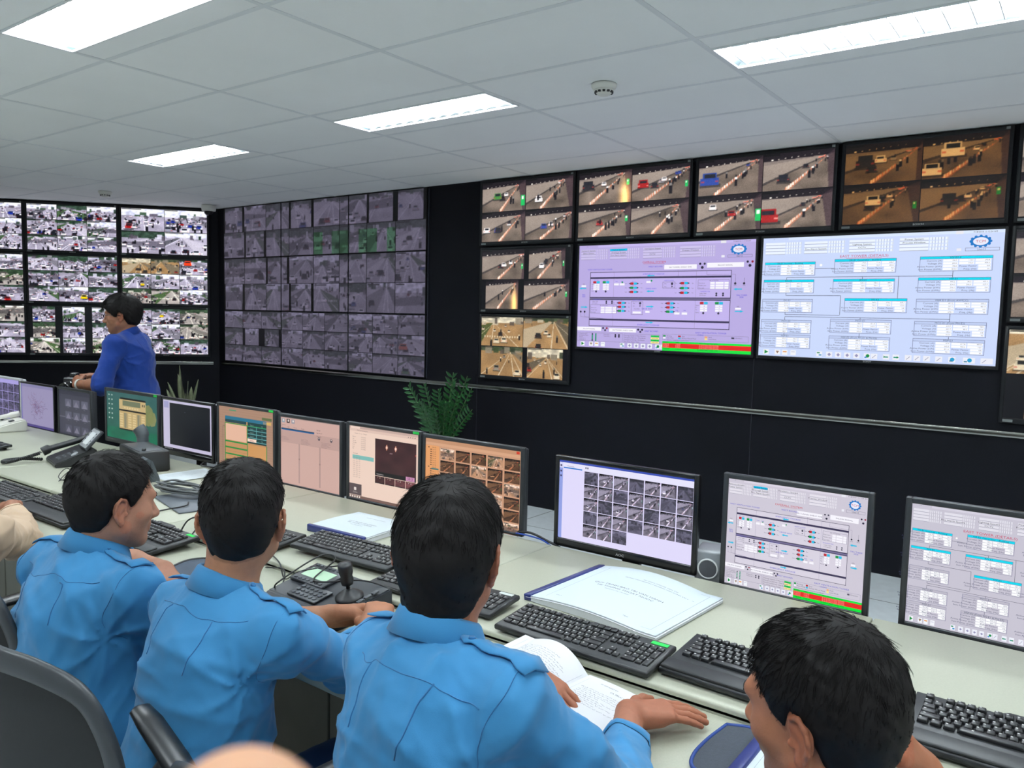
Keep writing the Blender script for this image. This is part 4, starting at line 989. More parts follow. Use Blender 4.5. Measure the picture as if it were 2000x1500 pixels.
def surface(f, lo, hi, h, B=12, smooth_it=1):
    """surface nets on the blocks that the surface crosses -> verts, quads"""
    lo, hi = V3(lo), V3(hi); nb = np.ceil((hi - lo) / (h * B)).astype(int)
    I = np.stack(np.meshgrid(*[np.arange(n) for n in nb], indexing='ij'), -1).reshape(-1, 3)
    cen = lo + (I + .5) * h * B; rad = h * B * .87
    d = np.concatenate([f(cen[i:i + 20000]) for i in range(0, len(cen), 20000)])
    keep = I[np.abs(d) < rad * 1.25 + f.amp + .012]
    g = np.arange(B + 1); off = np.stack(np.meshgrid(g, g, g, indexing='ij'), -1).reshape(-1, 3)
    N = nb * B + 2; S = np.array([N[1] * N[2], N[2], 1], np.int64)
    cid, cpos, eds = [], [], []
    co = np.array([(a, b, c) for a in (0, 1) for b in (0, 1) for c in (0, 1)])
    ed = [(i, j) for i in range(8) for j in range(i + 1, 8) if np.abs(co[i] - co[j]).sum() == 1]
    for b in keep:
        base = b * B; P = lo + (base + off) * h
        pr = f.pick(lo + (base + B / 2) * h, rad)
        if not pr: continue
        D = f(P, pr).reshape(B + 1, B + 1, B + 1)
        neg = D < 0
        if neg.all() or not neg.any(): continue
        cv = [D[a:B + a, bb:B + bb, c:B + c] for a, bb, c in co]
        sg = np.stack([x < 0 for x in cv], -1); act = sg.any(-1) & ~sg.all(-1)
        ii = np.argwhere(act)
        if len(ii):
            val = np.stack([x[act] for x in cv], -1); acc = np.zeros((len(ii), 3)); cnt = np.zeros(len(ii))
            for i, j in ed:
                x, y = val[:, i], val[:, j]; m = (x < 0) != (y < 0); t = np.where(m, x / np.where(m, x - y, 1), 0)
                acc += np.where(m[:, None], co[i] + t[:, None] * (co[j] - co[i]), 0); cnt += m
            cid.append((ii + base) @ S); cpos.append(lo + (base + ii + acc / cnt[:, None]) * h)
        for ax in range(3):
            sl = [slice(0, B)] * 3; s2 = [slice(0, B)] * 3; s2[ax] = slice(1, B + 1)
            a, c = neg[tuple(sl)], neg[tuple(s2)]; m = np.argwhere(a != c)
            if len(m): eds.append(np.concatenate([m + base, np.full((len(m), 1), ax), a[tuple(m.T)][:, None]], 1))
    cid = np.concatenate(cid); cpos = np.concatenate(cpos); o = np.argsort(cid); cid, cpos = cid[o], cpos[o]
    E = np.concatenate(eds); Q = []
    for ax in range(3):
        e = E[E[:, 3] == ax]; u, v = np.eye(3, dtype=int)[(ax + 1) % 3], np.eye(3, dtype=int)[(ax + 2) % 3]; p = e[:, :3]
        ids = np.stack([(p - u - v) @ S, (p - v) @ S, p @ S, (p - u) @ S], 1)
        k = np.clip(np.searchsorted(cid, ids), 0, len(cid) - 1); ok = (cid[k] == ids).all(1); k = k[ok]; fl = e[ok, 4] == 0
        k[fl] = k[fl][:, ::-1]; Q.append(k)
    Q = np.concatenate(Q)
    for _ in range(smooth_it):                 # light relaxation takes the grid steps out
        acc = np.zeros_like(cpos); cnt = np.zeros(len(cpos))
        for a, b in ((0, 1), (1, 2), (2, 3), (3, 0)):
            np.add.at(acc, Q[:, a], cpos[Q[:, b]]); np.add.at(acc, Q[:, b], cpos[Q[:, a]]); np.add.at(cnt, Q[:, a], 1); np.add.at(cnt, Q[:, b], 1)
        cpos = .5 * cpos + .5 * acc / np.maximum(cnt, 1)[:, None]
    return cpos, Q

def biggest(V, Q):
    """keep the largest connected piece"""
    lab = np.arange(len(V))
    for _ in range(400):
        m = lab[Q].min(1); new = lab.copy(); np.minimum.at(new, Q.ravel(), np.repeat(m, 4)); new = new[new]; new = new[new]
        if (new == lab).all(): break
        lab = new
    u, c = np.unique(lab, return_counts=True); k = lab == u[c.argmax()]; q = Q[k[Q].all(1)]; mp = np.cumsum(k) - 1
    return V[k], mp[q]
def wnoise(seed, n=7, f=(6, 22), amp=1.0):
    """sum of bent waves: cloth creases"""
    rs = np.random.RandomState(seed); K = [(unit(rs.randn(3)), rs.uniform(*f), rs.uniform(0, 6.28), rs.uniform(.6, 1)) for _ in range(n)]
    def fn(P):
        w = P + .03 * np.sin(P[:, [1, 2, 0]] * 9 + seed); o = np.zeros(len(P))
        for d, q, ph, a in K: s = np.sin(w @ d * q * 2 + ph + 1.3 * np.sin(w @ d[[1, 2, 0]] * q * .7)); o += a * (1 - np.abs(s)) ** 2.2
        return amp * (o / n - .3)
    return fn

# ---------------------------------------------------------------- heads, hands, bodies
def axes(az, pitch=0, roll=0):
    """columns: right, forward, up; az measured from +Y towards +X, pitch > 0 looks down"""
    f = V3(math.sin(az) * math.cos(pitch), math.cos(az) * math.cos(pitch), -math.sin(pitch)); r = V3(math.cos(az), -math.sin(az), 0); u = np.cross(r, f)
    r2 = r * math.cos(roll) + u * math.sin(roll); u2 = u * math.cos(roll) - r * math.sin(roll)
    return np.stack([r2, f, u2], 1)
def head_prims(c, M, s=1.0, nape=None, wide=1.0):
    L = lambda *p: c + M @ (V3(p) * s * V3(wide, 1, 1)); k = s
    E = lambda p, r, kk=.02, sub=False, R=None: Ell(L(*p), V3(r) * s * V3(wide, 1, 1), M if R is None else M @ R, kk * s, sub)
    C = lambda p, q, a, b, kk=.015, sub=False: Cap(L(*p), L(*q), a * s, b * s, kk * s, sub)
    pr = [E((0, -.012, .032), (.0765, .0965, .086)), E((0, -.045, .0), (.066, .062, .062), .03), E((0, .03, -.03), (.063, .058, .078), .03),
          C((-.05, .005, -.06), (-.018, .06, -.098), .022, .019, .03), C((.05, .005, -.06), (.018, .06, -.098), .022, .019, .03), E((0, .064, -.098), (.024, .018, .016), .02),
          C((-.036, .078, .020), (.036, .078, .020), .0115, .0115, .02), E((-.044, .05, -.026), (.022, .026, .02), .025), E((.044, .05, -.026), (.022, .026, .02), .025)]
    for sx in (-1, 1): pr += [E((sx * .032, .092, .0005), (.0165, .012, .0105), .012, True), E((sx * .032, .0712, .0048), (.0150, .0128, .0105), .003), E((sx * .032, .0705, -.0068), (.0150, .0120, .0085), .003)]
    pr += [C((0, .085, .008), (0, .105, -.033), .0075, .0115, .012), E((0, .103, -.037), (.013, .012, .010), .01)]
    for sx in (-1, 1): pr += [E((sx * .0125, .094, -.039), (.0085, .011, .0075), .008), E((sx * .0068, .1005, -.0475), (.004, .0055, .005), .004, True)]
    pr += [E((0, .078, -.062), (.026, .016, .014), .016), C((-.019, .083, -.0615), (.019, .083, -.0615), .0045, .0045, .007), C((-.017, .083, -.0725), (.017, .083, -.0725), .0055, .0055, .007), C((-.022, .0925, -.0668), (.022, .0925, -.0668), .0022, .0022, .004, True)]
    for sx in (-1, 1):                         # ears: lobe, rim, hollow
        Z_ = _rz(sx * .22); q_ = lambda a, b, z: tuple(V3(sx * .0775, -.012, -.010) + Z_ @ V3(sx * a, b, z))
        pr += [E(q_(.0, -.003, .002), (.0062, .0185, .030), .007, R=Z_), E(q_(.002, .003, -.030), (.0052, .0082, .0105), .006)]
        rim = [(.003, .011, .014), (.006, .005, .027), (.009, -.008, .031), (.010, -.018, .021), (.0095, -.021, .005), (.008, -.0175, -.012), (.004, -.008, -.027)]
        for p, q in zip(rim, rim[1:]): pr.append(C(q_(*p), q_(*q), .0040, .0040, .003))
        pr += [E(q_(.0112, .003, -.007), (.0085, .0085, .0125), .003, True, Z_), E(q_(.0095, -.006, .016), (.0045, .0065, .0105), .003, True, Z_), E(q_(.004, .0135, -.009), (.0045, .0045, .006), .003)]
    nb = c + M @ V3(0, -.05, -.2) * s if nape is None else V3(nape)
    pr += [Cap(L(0, -.028, -.05), nb, .054 * s * wide, .06 * s * wide, .03 * s)]
    pr[-1].neck = True
    return pr
def _rz(a): return np.array([[math.cos(a), -math.sin(a), 0], [math.sin(a), math.cos(a), 0], [0, 0, 1.0]])
def hand_prims(w, d, n, side, curl=.5, s=1.0, curls=None, thumb=(.6, .35), spread=.09):
    """w wrist, d towards the fingers, n out of the back of the hand, side +1 right hand"""
    d = unit(d); n = unit(n - d * (np.dot(n, d))); l = np.cross(d, n) * side * -1     # l points to the thumb side
    w = V3(w); pr = []; X = lambda a, b, c: w + s * (a * d + b * l + c * n)
    mc = [(.090, .029), (.094, .010), (.090, -.010), (.082, -.028)]; ln = [(.041, .024, .021), (.045, .028, .022), (.042, .026, .021), (.033, .020, .019)]
    for (a, b) in mc: pr.append(Cap(X(.004, b * .55, 0), X(a, b, .002), .0165 * s, .0112 * s, .016 * s))
    pr.append(Cap(X(.02, .018, -.008), X(.055, .022, -.008), .015 * s, .013 * s, .015 * s)); pr.append(Cap(X(.02, -.016, -.008), X(.06, -.022, -.006), .014 * s, .012 * s, .015 * s))
    for k, ((a, b), L) in enumerate(zip(mc, ln)):
        q = curl if curls is None else curls[k]; p = X(a, b, .002); ang = 0.25 * q; sp = (1.5 - k) * spread
        for j, seg in enumerate(L):
            ang += q * (.75, 1.0, .6)[j]
            v = math.cos(ang) * (math.cos(sp) * d + math.sin(sp) * l) - math.sin(ang) * n; p2 = p + s * seg * v
            r = (.0093, .0084, .0076)[j] * (1, 1.02, 1, .88)[k] * s
            pr.append(Cap(p, p2, r, r * .92, .004 * s)); p = p2
    p = X(.022, .026, -.006); a0, a1 = thumb
    for j, (seg, r) in enumerate(((.043, .0135), (.032, .0112), (.026, .0098))):
        aa = a0 - .32 * j; v = math.cos(aa) * d + math.sin(aa) * l - (a1 + .12 * j) * n; p2 = p + s * seg * unit(v); pr.append(Cap(p, p2, r * s, r * .9 * s, .007 * s if j else .016 * s)); p = p2
    return pr
M_skin = mat('skin', (.5, .3, .2), rough=.52, spec=.35, var=.07, vscale=45, bump=.12, bscale=420, sss=.08, attr=True)
M_hair = mat('black_hair', rgb(17, 15, 15), rough=.62, spec=.16, var=.25, vscale=120)
M_eye = mat('eye_white', rgb(225, 220, 212), rough=.15); M_iris = mat('iris_dark', rgb(28, 18, 14), rough=.1)
def color_attr(me, cols):
    a = me.color_attributes.new('Col', 'FLOAT_COLOR', 'POINT'); a.data.foreach_set('color', np.concatenate([cols, np.ones((len(cols), 1))], 1).astype(np.float32).ravel())
def to_local(P, o): return P - np.array(o)

def hairline(loc, style):
    """hair thickness over the scalp in head coordinates"""
    x, y, z = loc.T; ph = np.degrees(np.arctan2(np.abs(x), y))          # 0 = brow, 180 = back
    zl = np.interp(ph, [0, 28, 42, 56, 70, 80, 90, 102, 116, 130, 180], style['line'])
    m = np.clip((z - zl) / .014, -1, 1); top = np.clip((z - .02) / .09, 0, 1)
    t = style['side'] + (style['top'] - style['side']) * top ** .8
    t = np.where((z < .01) & (ph > 110), style['nape'] + (style['side'] - style['nape']) * np.clip((z - zl) / (.01 - zl + 1e-6), 0, 1), t)
    if style.get('fringe'): t = t + style['fringe'] * np.clip((y - .03) / .05, 0, 1) * top
    return np.where(m > 0, t * m ** .6, m * .006)
def build_hair(name, parent, org, c, M, s, skin, style, seed, strands=5200, h=.0034):
    rs = np.random.RandomState(seed); loc = lambda P: (P - c) @ M / s
    class HF(Sdf):
        def __init__(q): q.p = skin.p[:q_n]; q.amp = .02; q.disp = None
        def __call__(q, P, prims=None, nodisp=False):
            L = loc(P); n = .0007 * np.sin(L @ V3(90, 40, 160) + 3 * np.sin(L @ V3(60, -70, 20))) + .0007 * np.sin(L @ V3(-120, 150, 40))
            return (skin(P, base) - s * hairline(L, style) - n * s)
    base = skin.p[:9] + [p for p in skin.p if getattr(p, 'neck', False)]; q_n = 9
    f = HF(); f.pick = lambda cc, r: [1]
    f0 = f.__call__
    lo = c - .16 * s; hi = c + .16 * s
    class W: amp = .02; pick = staticmethod(lambda cc, r: [1]); __call__ = lambda q, P, prims=None: f(P)
    V, Q = surface(W(), lo, hi, h * s)
    L = loc(V); t = hairline(L, style); good = t > -.0015
    keepq = good[Q].any(1) & (L[Q][:, :, 2].min(1) > -.12); Q2 = Q[keepq]; used = np.unique(Q2); mp = np.full(len(V), -1); mp[used] = np.arange(len(used)); V2 = V[used]; Q2 = mp[Q2]
    # strands
    idx = rs.choice(len(V), strands * 3, p=(lambda w: w / w.sum())((t > .0008) * np.clip(L[:, 2] + .12, .02, .3))); idx = idx[:strands]
    P0 = V[idx] + rs.randn(strands, 3) * .0012; n = (lambda g: g / np.linalg.norm(g, axis=1, keepdims=True))(np.stack([f(P0 + np.eye(3)[i] * .002) - f(P0 - np.eye(3)[i] * .002) for i in range(3)], 1))
    L0 = loc(P0); wh = V3(style.get('whorl', (.012, -.07, .088)))
    dl = L0 - wh; dl[:, 2] -= .05 + .9 * np.clip(.06 - L0[:, 2], 0, .1) + .10 * (L0[:, 1] < 0); dl[:, 1] += style.get('fwd', .06) * np.clip(L0[:, 2] / .1, 0, 1); dl[:, 0] += style.get('sweep', 0) * np.clip(L0[:, 2] / .1, 0, 1)
    ang = .55 * np.exp(-np.linalg.norm(L0 - wh, axis=1) / .04)
    dl = np.stack([dl[:, 0] * np.cos(ang) - dl[:, 1] * np.sin(ang), dl[:, 0] * np.sin(ang) + dl[:, 1] * np.cos(ang), dl[:, 2]], 1)
    dw = dl @ M.T + rs.randn(strands, 3) * .02; dw -= (dw * n).sum(1, keepdims=True) * n; dw /= np.linalg.norm(dw, axis=1, keepdims=True) + 1e-9
    tt = np.clip(hairline(L0, style) / style['top'], .12, 1.2); ln = np.clip((L0[:, 2] + .035) / .10, .22, 1) * s * style.get('len', .034) * (.25 + .85 * tt) * rs.uniform(.6, 1.3, strands)
    lift = style.get('lift', .13) * rs.uniform(.1, 1.6, strands); r0 = style.get('thick', .00075) * s * rs.uniform(.6, 1.2, strands)
    SV, SF = [], []
    side = np.cross(dw, n); K = 4; base_i = 0
    rings = []
    for k in range(K + 1):
        u = k / K; c0 = P0 - n * .002 + dw * (ln * u)[:, None] + n * (ln * (lift * u - .9 * lift * u * u - style.get('hug', 7.0) * ln * u * u * .5))[:, None] + side * (ln * .1 * np.sin(u * 3 + idx % 7))[:, None]
        r = (r0 * (1 - .8 * u))[:, None]
        rings.append(np.stack([c0 + side * r, c0 - side * r * .5 + n * r * .87, c0 - side * r * .5 - n * r * .87], 1))
    R = np.stack(rings, 1)                              # strand, ring, 3, xyz
    SV = R.reshape(-1, 3); b = (np.arange(strands) * (K + 1) * 3)[:, None, None]; kk = (np.arange(K) * 3)[None, :, None]
    F = np.stack([np.stack([b + kk + a, b + kk + (a + 1) % 3, b + kk + 3 + (a + 1) % 3, b + kk + 3 + a], -1)[:, :, 0] for a in range(3)], 2).reshape(-1, 4)
    VV = np.concatenate([V2, SV]); FF = np.concatenate([Q2, F + len(V2)])
    return link(name, mesh_np('hair', to_local(VV, org), FF, [M_hair], True), parent)
def revolve_part(P, name, m, parent, org, thick=.0018):
    pass
# ---------------------------------------------------------------- people
def cloth(name, c, var=.05): return mat(name, c, rough=.72, spec=.25, var=var, vscale=9, bump=.10, bscale=900, sheen=.15)
M_blue = cloth('sky_blue_cotton', rgb(58, 131, 182)); M_bluedk = cloth('sky_blue_seam', rgb(43, 106, 156)); M_royal = cloth('royal_blue_cotton', rgb(15, 54, 134)); M_royaldk = cloth('royal_blue_seam', rgb(12, 44, 120))
M_cream = cloth('cream_cotton', rgb(206, 180, 152)); M_creamdk = cloth('cream_seam', rgb(170, 146, 118)); M_trous = cloth('navy_trousers', rgb(34, 62, 104)); M_shoe = mat('black_shoe', rgb(18, 17, 17), rough=.35, var=.05)
STY = dict(line=[.078, .076, .064, .040, .008, -.004, .023, .015, -.040, -.062, -.074], top=.017, side=.007, nape=.004, len=.028)
def sty(**k): d = dict(STY); d.update(k); return d
def bez_arm(S, E, Wr): return [(S, E), (E, Wr)]
def person(label, d):
    PV, Nb, LS, RS = [V3(d[k]) for k in ('pelvis', 'neck', 'LS', 'RS')]
    hc = V3(d['head']); M = axes(*d['face']); hs = d.get('hs', 1.0)
    mid = (LS + RS) / 2; up = unit(mid - PV); right = unit(RS - LS); right = unit(right - up * (right @ up)); front = np.cross(up, right); TR = np.stack([right, front, up], 1)
    org = (PV[0], PV[1], 0.0); bw = d.get('bw', 1.0); Lt = np.linalg.norm(mid - PV)
    def torso(g, k=.07):
        return [Ell(mid - up * .13 - front * .01, V3(.156 * bw + g, .112 * bw + g, .20 + g), TR, k), Ell(mid - up * Lt * .68 + front * .015, V3(.150 * bw + g, .122 * bw + g, .19 + g), TR, k), Ell(PV + up * .06, V3(.168 * bw + g, .128 * bw + g, .14 + g), TR, k),
                Cap(LS - right * -.012, RS - right * .012, .047 + g, .047 + g, .05), Cap(Nb - up * .058, RS, .046 + g, .043 + g, .05), Cap(Nb - up * .058, LS, .046 + g, .043 + g, .05), Ell(mid - up * .1 - front * .055, V3(.135 * bw + g, .07 + g, .13 + g), TR, .06)]
    # skin
    pr = head_prims(hc, M, hs, Nb + front * .012, d.get('hw', 1.0))
    pr += torso(-.014)
    for side, sh in ((1, RS), (-1, LS)):
        a = d['R' if side > 0 else 'L']; El, Wr = V3(a['e']), V3(a['w'])
        pr += [Cap(sh, El, .046, .038, .03), Cap(El, El * .55 + Wr * .45, .038, .037, .02), Cap(El * .55 + Wr * .45, Wr, .037, .0275, .02)]
        pr += hand_prims(Wr, a['d'], a['n'], side, a.get('curl', .45), a.get('s', 1.0), a.get('curls'), a.get('thumb', (.6, .35)), a.get('spread', .09))
    sk = Sdf(pr)
    allp = np.array([p.c for p in pr]); R = max(p.R for p in pr)
    lo = np.min([p.c - p.R for p in pr], 0) - .02; hi = np.max([p.c + p.R for p in pr], 0) + .02
    V, Q = biggest(*surface(sk, lo, hi, d.get('h', .0032)))
    tone = np.array(lin(tuple(x / 255 for x in d.get('tone', (190, 136, 108))))) * .74
    L = (V - hc) @ M / hs; n1 = wnoise(5, 5, (30, 70))(V)[:, None]
    col = tone[None] * (1 + .10 * n1)
    hd = np.linalg.norm(L, axis=1) < .17
    lips = hd & (np.abs(L[:, 0]) < .023) & (L[:, 1] > .082) & (np.abs(L[:, 2] + .067) < .0105); col[lips] *= np.array((.88, .62, .62))
    ear = hd & (np.abs(L[:, 0]) > .074); col[ear] *= np.array((1.05, .88, .84))
    beard = hd & (L[:, 2] < -.055) & (L[:, 1] > .02) & ~lips; col[beard] *= np.array((.86, .87, .9))
    scalp = hd & (hairline(L, d['hair']) > .0016) & (np.abs(L[:, 0]) < .079); col[scalp] = np.array(rgb(24, 20, 19))
    fade = hd & (hairline(L, d['hair']) > -.003) & ~scalp; col[fade] *= .7
    for a, s in (('R', 1), ('L', -1)):
        w = V3(d[a]['w']); hm = np.linalg.norm(V - w - unit(d[a]['d']) * .09, axis=1) < .12; col[hm] *= np.array((.93, .88, .85))
    me = mesh_np('person', to_local(V, org), Q, [M_skin], True); color_attr(me, np.clip(col, 0, 1))
    o = link('person', me); o.location = org; tag(o, label, 'person', d.get('group'))
    # eyes, brows
    for sx in (-1, 1):
        ec = hc + M @ V3(sx * .032 * d.get('hw', 1), .0712, .0) * hs; mb = MB(); mb.lathe([(0.0, -.0115)] + [(.0115 * math.sin(t), -.0115 * math.cos(t)) for t in np.linspace(.2, 2.5, 9)], c=(0, 0, 0), n=14, cap=False)
        mb.mi = 1; mb.lathe([(.0115 * math.sin(t), -.0115 * math.cos(t)) for t in np.linspace(2.5, 3.1, 5)], n=14)
        Rm = Matrix(np.stack([M[:, 0], M[:, 2] * -1, M[:, 1]], 1).tolist()).to_4x4(); e = mb.build('eye', [M_eye, M_iris], o); e.matrix_local = Matrix.Translation(Vector(ec - np.array(org))) @ Rm @ Matrix.Scale(hs, 4)
        pts = [hc + M @ V3(sx * x * d.get('hw', 1), .095, z) * hs for x, z in ((.013, .021), (.024, .0255), (.036, .0255), (.048, .0185))]
        P = sk.snap(np.array(pts), .0002 * hs); mb = MB(); mb.tube([p - Vector(org) for p in spline(P, 5)], [.0013 * hs + .0012 * hs * math.sin(math.pi * min(1, i / 15 + .12)) for i in range(16)], 6); mb.build('eyebrow', M_hair, o)
    # hair
    build_hair('hair', o, org, hc, M, hs, sk, d['hair'], d.get('seed', 1), d.get('strands', 5200))
    # shirt
    cm, cs = d['cloth']; g = d.get('ease', .012)
    sp = torso(g) ; cuffs = []
    for side, sh in ((1, RS), (-1, LS)):
        a = d['R' if side > 0 else 'L']; El, Wr = V3(a['e']), V3(a['w']); f = a.get('cuff', .45); Cf = El * (1 - f) + Wr * f; ax = unit(Wr - El); q = a.get('q', 1.0)
        sp += [Cap(sh, El, .060 * q, .064 * q, .04), Cap(El, Cf + ax * .03, .064 * q, (.053 if f < .6 else .049) * q, .025)]
        cuffs.append(Cut(Cf, ax, .085))
    dn = wnoise(d.get('seed', 1) + 40, 9, (5, 17), d.get('fold', .05)); dn2 = wnoise(d.get('seed', 1) + 77, 6, (16, 34), .008)
    def drag(P):                                # creases pulled towards the armpits and elbows
        o_ = np.zeros(len(P))
        for side, sh in ((1, RS), (-1, LS)):
            a = d['R' if side > 0 else 'L']; El = V3(a['e'])
            for cpt, amp, rad in ((sh - up * .10 - right * side * .03 - front * .05, .008, .16), (El, .006, .12)):
                r = P - cpt; q = np.linalg.norm(r, axis=1); th = np.arctan2(r @ up, r @ front + .4 * (r @ right)); o_ += amp * np.exp(-(q / rad) ** 2) * (1 - np.abs(np.sin(th * 3.5 + 1.5 * side + q * 9))) ** 2
        return o_
    sh_ = Sdf(sp, lambda P: dn(P) + dn2(P) + drag(P), .02); body_only = sh_
    full = Sdf(sp + cuffs, lambda P: dn(P) + dn2(P) + drag(P), .02)
    lo = np.min([p.c - p.R for p in sp], 0) - .04; hi = np.max([p.c + p.R for p in sp], 0) + .04
    V, Q = surface(full, lo, hi, d.get('hshirt', .0058), smooth_it=1)
    link('shirt', mesh_np('shirt', to_local(V, org), Q, [cm], True), o)
    loc = lambda P: [Vector(p - np.array(org)) for p in P]
    def seam(name, pts, r=.0009):
        q = sh_.snap(np.array(pts), .0002)
        for _ in range(6): q[1:-1] = (q[:-2] + 2 * q[1:-1] + q[2:]) / 4
        q = sh_.snap(q, .0002, 2); mb = MB(); mb.tube(loc(q), r, 5); mb.build(name, cs, o)
    us = np.linspace(-1, 1, 40)
    seam('yoke_seam', [mid + right * u * .15 * bw - up * (-.040 - .006 * u * u) - front * .13 for u in us])
    for u0 in ((.5, -.5) if d.get('pleats', True) else ()): seam('pleat', [mid + right * (u0 * .165 * bw - .02 * t * np.sign(u0)) - up * (-.040 + .12 * t) - front * .13 for t in np.linspace(0, 1, 14)], .0013)
    for side, sh in ((1, RS), (-1, LS)):
        a = d['R' if side > 0 else 'L']; El = V3(a['e']); ax = unit(unit(El - sh) * .45 + right * side * .9); u1 = unit(np.cross(ax, front)); u2 = np.cross(ax, u1); cc = sh + right * side * .004
        seam('armhole_seam', [cc + .1 * (u1 * math.cos(t) + u2 * math.sin(t)) for t in np.linspace(0, 2 * math.pi, 44)])
        f = a.get('cuff', .45); Wr = V3(a['w']); Cf = El * (1 - f) + Wr * f; ax = unit(Wr - El); u1 = unit(np.cross(ax, V3(.3, .2, .9))); u2 = np.cross(ax, u1)
        mb = MB(); rr = []
        for k, (off, r) in enumerate(((-.028, .0015), (-.026, .004), (-.002, .0035), (.001, .0005), (0.0, -.004))):
            ring = [Cf + ax * min(off, -.003) + .1 * (u1 * math.cos(t) + u2 * math.sin(t)) for t in np.linspace(0, 2 * math.pi, 25)[:-1]]
            pts = np.array(ring); ctr = Cf + ax * min(off, -.003)
            for _ in range(6):                  # move along the radius until the cloth is met
                rad = pts - ctr; rl = np.linalg.norm(rad, axis=1, keepdims=True); pts = ctr + rad / rl * np.clip(rl - .8 * sh_(pts)[:, None], .03, .09)
            rad = pts - ctr; rl = np.linalg.norm(rad, axis=1, keepdims=True); rr.append(loc(ctr + rad / rl * (rl + r) + ax * (off - min(off, -.003))))
        mb.rings(rr, cap=False); mb.build('cuff', cm, o)
    # collar
    ax = unit(.55 * up + .45 * unit(hc - Nb)); f2 = unit(front - ax * (front @ ax)); r2 = np.cross(f2, ax); cb = Nb - up * .030 + front * .010; secs = []
    th = np.linspace(-2.75, 2.75, 45)
    for t in th:
        dr = -math.cos(t) * f2 + math.sin(t) * r2; fr = (1 - math.cos(t)) / 2            # 0 at the back, 1 in front
        ht = .050 - .022 * fr; hb = .004 - .028 * fr ** 2; ro = .082 + .012 * fr; rn = .0655 * d.get('nk', 1.0)
        secs.append([(dr * (rn - .003) + ax * -.01), (dr * (rn - .003) + ax * ht), (dr * (rn + .0005) + ax * (ht + .003)), (dr * (rn + .006) + ax * (ht - .002)), (dr * (ro + .002) + ax * hb), (dr * (ro - .002) + ax * (hb - .001)), (dr * (rn + .003) + ax * (ht - .012))])
    mb = MB(); mb.rings([loc([cb + p for p in sct]) for sct in secs], cap=True); mb.build('collar', cm, o)
    # shoulder straps
    if d.get('straps', True):
        for side, sh in ((1, RS), (-1, LS)):
            m_ = MB(); rr = []; A = Nb + (sh - Nb) * .42 + up * .06; B = sh + right * side * .03 + up * .05
            for t in np.linspace(0, 1, 12):
                c0 = A + (B - A) * t; wd = .0135 + .008 * t if t > .08 else .007
                e = sh_.snap(np.array([c0 + front * wd, c0, c0 - front * wd]), .0045 + .004 * t)
                nrm_ = sh_.grad(e[1:2])[0]; rr.append(loc([e[0], e[1] + nrm_ * .0015, e[2], e[2] - nrm_ * .003, e[1] - nrm_ * .002, e[0] - nrm_ * .003]))
            m_.rings(rr, cap=True); ep = m_.build('shoulder_strap', cm, o)
            c0 = sh_.snap((A + (B - A) * .09)[None], .0075)[0]; n_ = Vector(sh_.grad(c0[None])[0]); cl_ = Vector(c0 - np.array(org)); mb = MB(); mb.cyl(cl_ - n_ * .002, cl_ + n_ * .0018, .0062, .0052, 14); mb.build('button', cs, ep)
    # trousers, shoes
    K = d['legs']; tp = [Ell(PV + up * .03, V3(.172, .128, .12), TR, .06)]
    for side, (hip, kn, an) in K.items(): tp += [Cap(hip, kn, .082, .062, .05), Cap(kn, an, .06, .05, .03)]
    tn = wnoise(d.get('seed', 1) + 9, 6, (8, 18), .018); tf = Sdf(tp, tn, .014)
    V, Q = surface(tf, np.min([p.c - p.R for p in tp], 0) - .03, np.max([p.c + p.R for p in tp], 0) + .03, .011)
    link('trousers', mesh_np('trousers', to_local(V, org), Q, [d.get('trm', M_trous)], True), o)
    for side, (hip, kn, an) in K.items():
        a_ = V3(an); fd = unit(V3(kn) - V3(hip)) * V3(1, 1, 0) if d.get('seated', True) else M[:, 1] * V3(1, 1, 0); fd = unit(fd); toe = a_ + fd * .16; fs = Sdf([Cap((a_[0], a_[1], .055), (a_[0] - fd[0] * .03, a_[1] - fd[1] * .03, .04), .045, .038, .02), Cap((a_[0], a_[1], .05), (toe[0], toe[1], .032), .045, .03, .02), Cut((a_[0], a_[1], .002), (0, 0, -1), .4)])
        V, Q = surface(fs, np.minimum(a_, toe) - V3(.1, .1, .1) * 1 - V3(0, 0, a_[2]), np.maximum(a_, toe) + .1, .009)
        link('shoe', mesh_np('shoe', to_local(V, org), Q, [M_shoe], True), o)
    return o, dict(sk=sk, shirt=sh_, M=M, hc=hc, org=org, hs=hs)
def seated_legs(pv, az, kz=.46, w=.10, reach=.38, spread=.05):
    f = V3(math.sin(az), math.cos(az), 0); r = V3(math.cos(az), -math.sin(az), 0); p = V3(pv); out = {}
    for s in (-1, 1):
        hip = p + r * s * .09 + f * .02; kn = p + f * reach + r * s * (.09 + spread); kn[2] = kz; an = kn + f * .04; an[2] = .1; out[s] = (hip, kn, an)
    return out
rad = math.radians
P = {}
# man reading, seen from behind
d = dict(pelvis=(2.99, -1.05, .50), neck=(2.965, -.962, 1.078), LS=(2.842, -.955, .985), RS=(3.15, -.99, 1.005), head=(2.955, -.915, 1.18), face=(rad(-24), rad(10), 0), hs=1.0, hw=1.0, tone=(186, 122, 94),
         R=dict(e=(3.25, -.825, .80), w=(3.105, -.525, .785), d=(.095, .13, -.012), n=(0, -.05, 1), curl=.16, cuff=.66, thumb=(.95, .02), spread=.05), L=dict(e=(2.70, -.74, .81), w=(2.84, -.50, .785), d=(.13, -.03, -.02), n=(.1, 0, 1), curl=.25, cuff=.55),
         hair=sty(top=.017, side=.011, nape=.010, len=.03, line=[.06, .06, .05, .02, -.005, -.01, .014, .0, -.06, -.092, -.104]), cloth=(M_blue, M_bluedk), legs=seated_legs((2.99, -1.05, .50), 0), seed=3, strands=7000, h=.003)
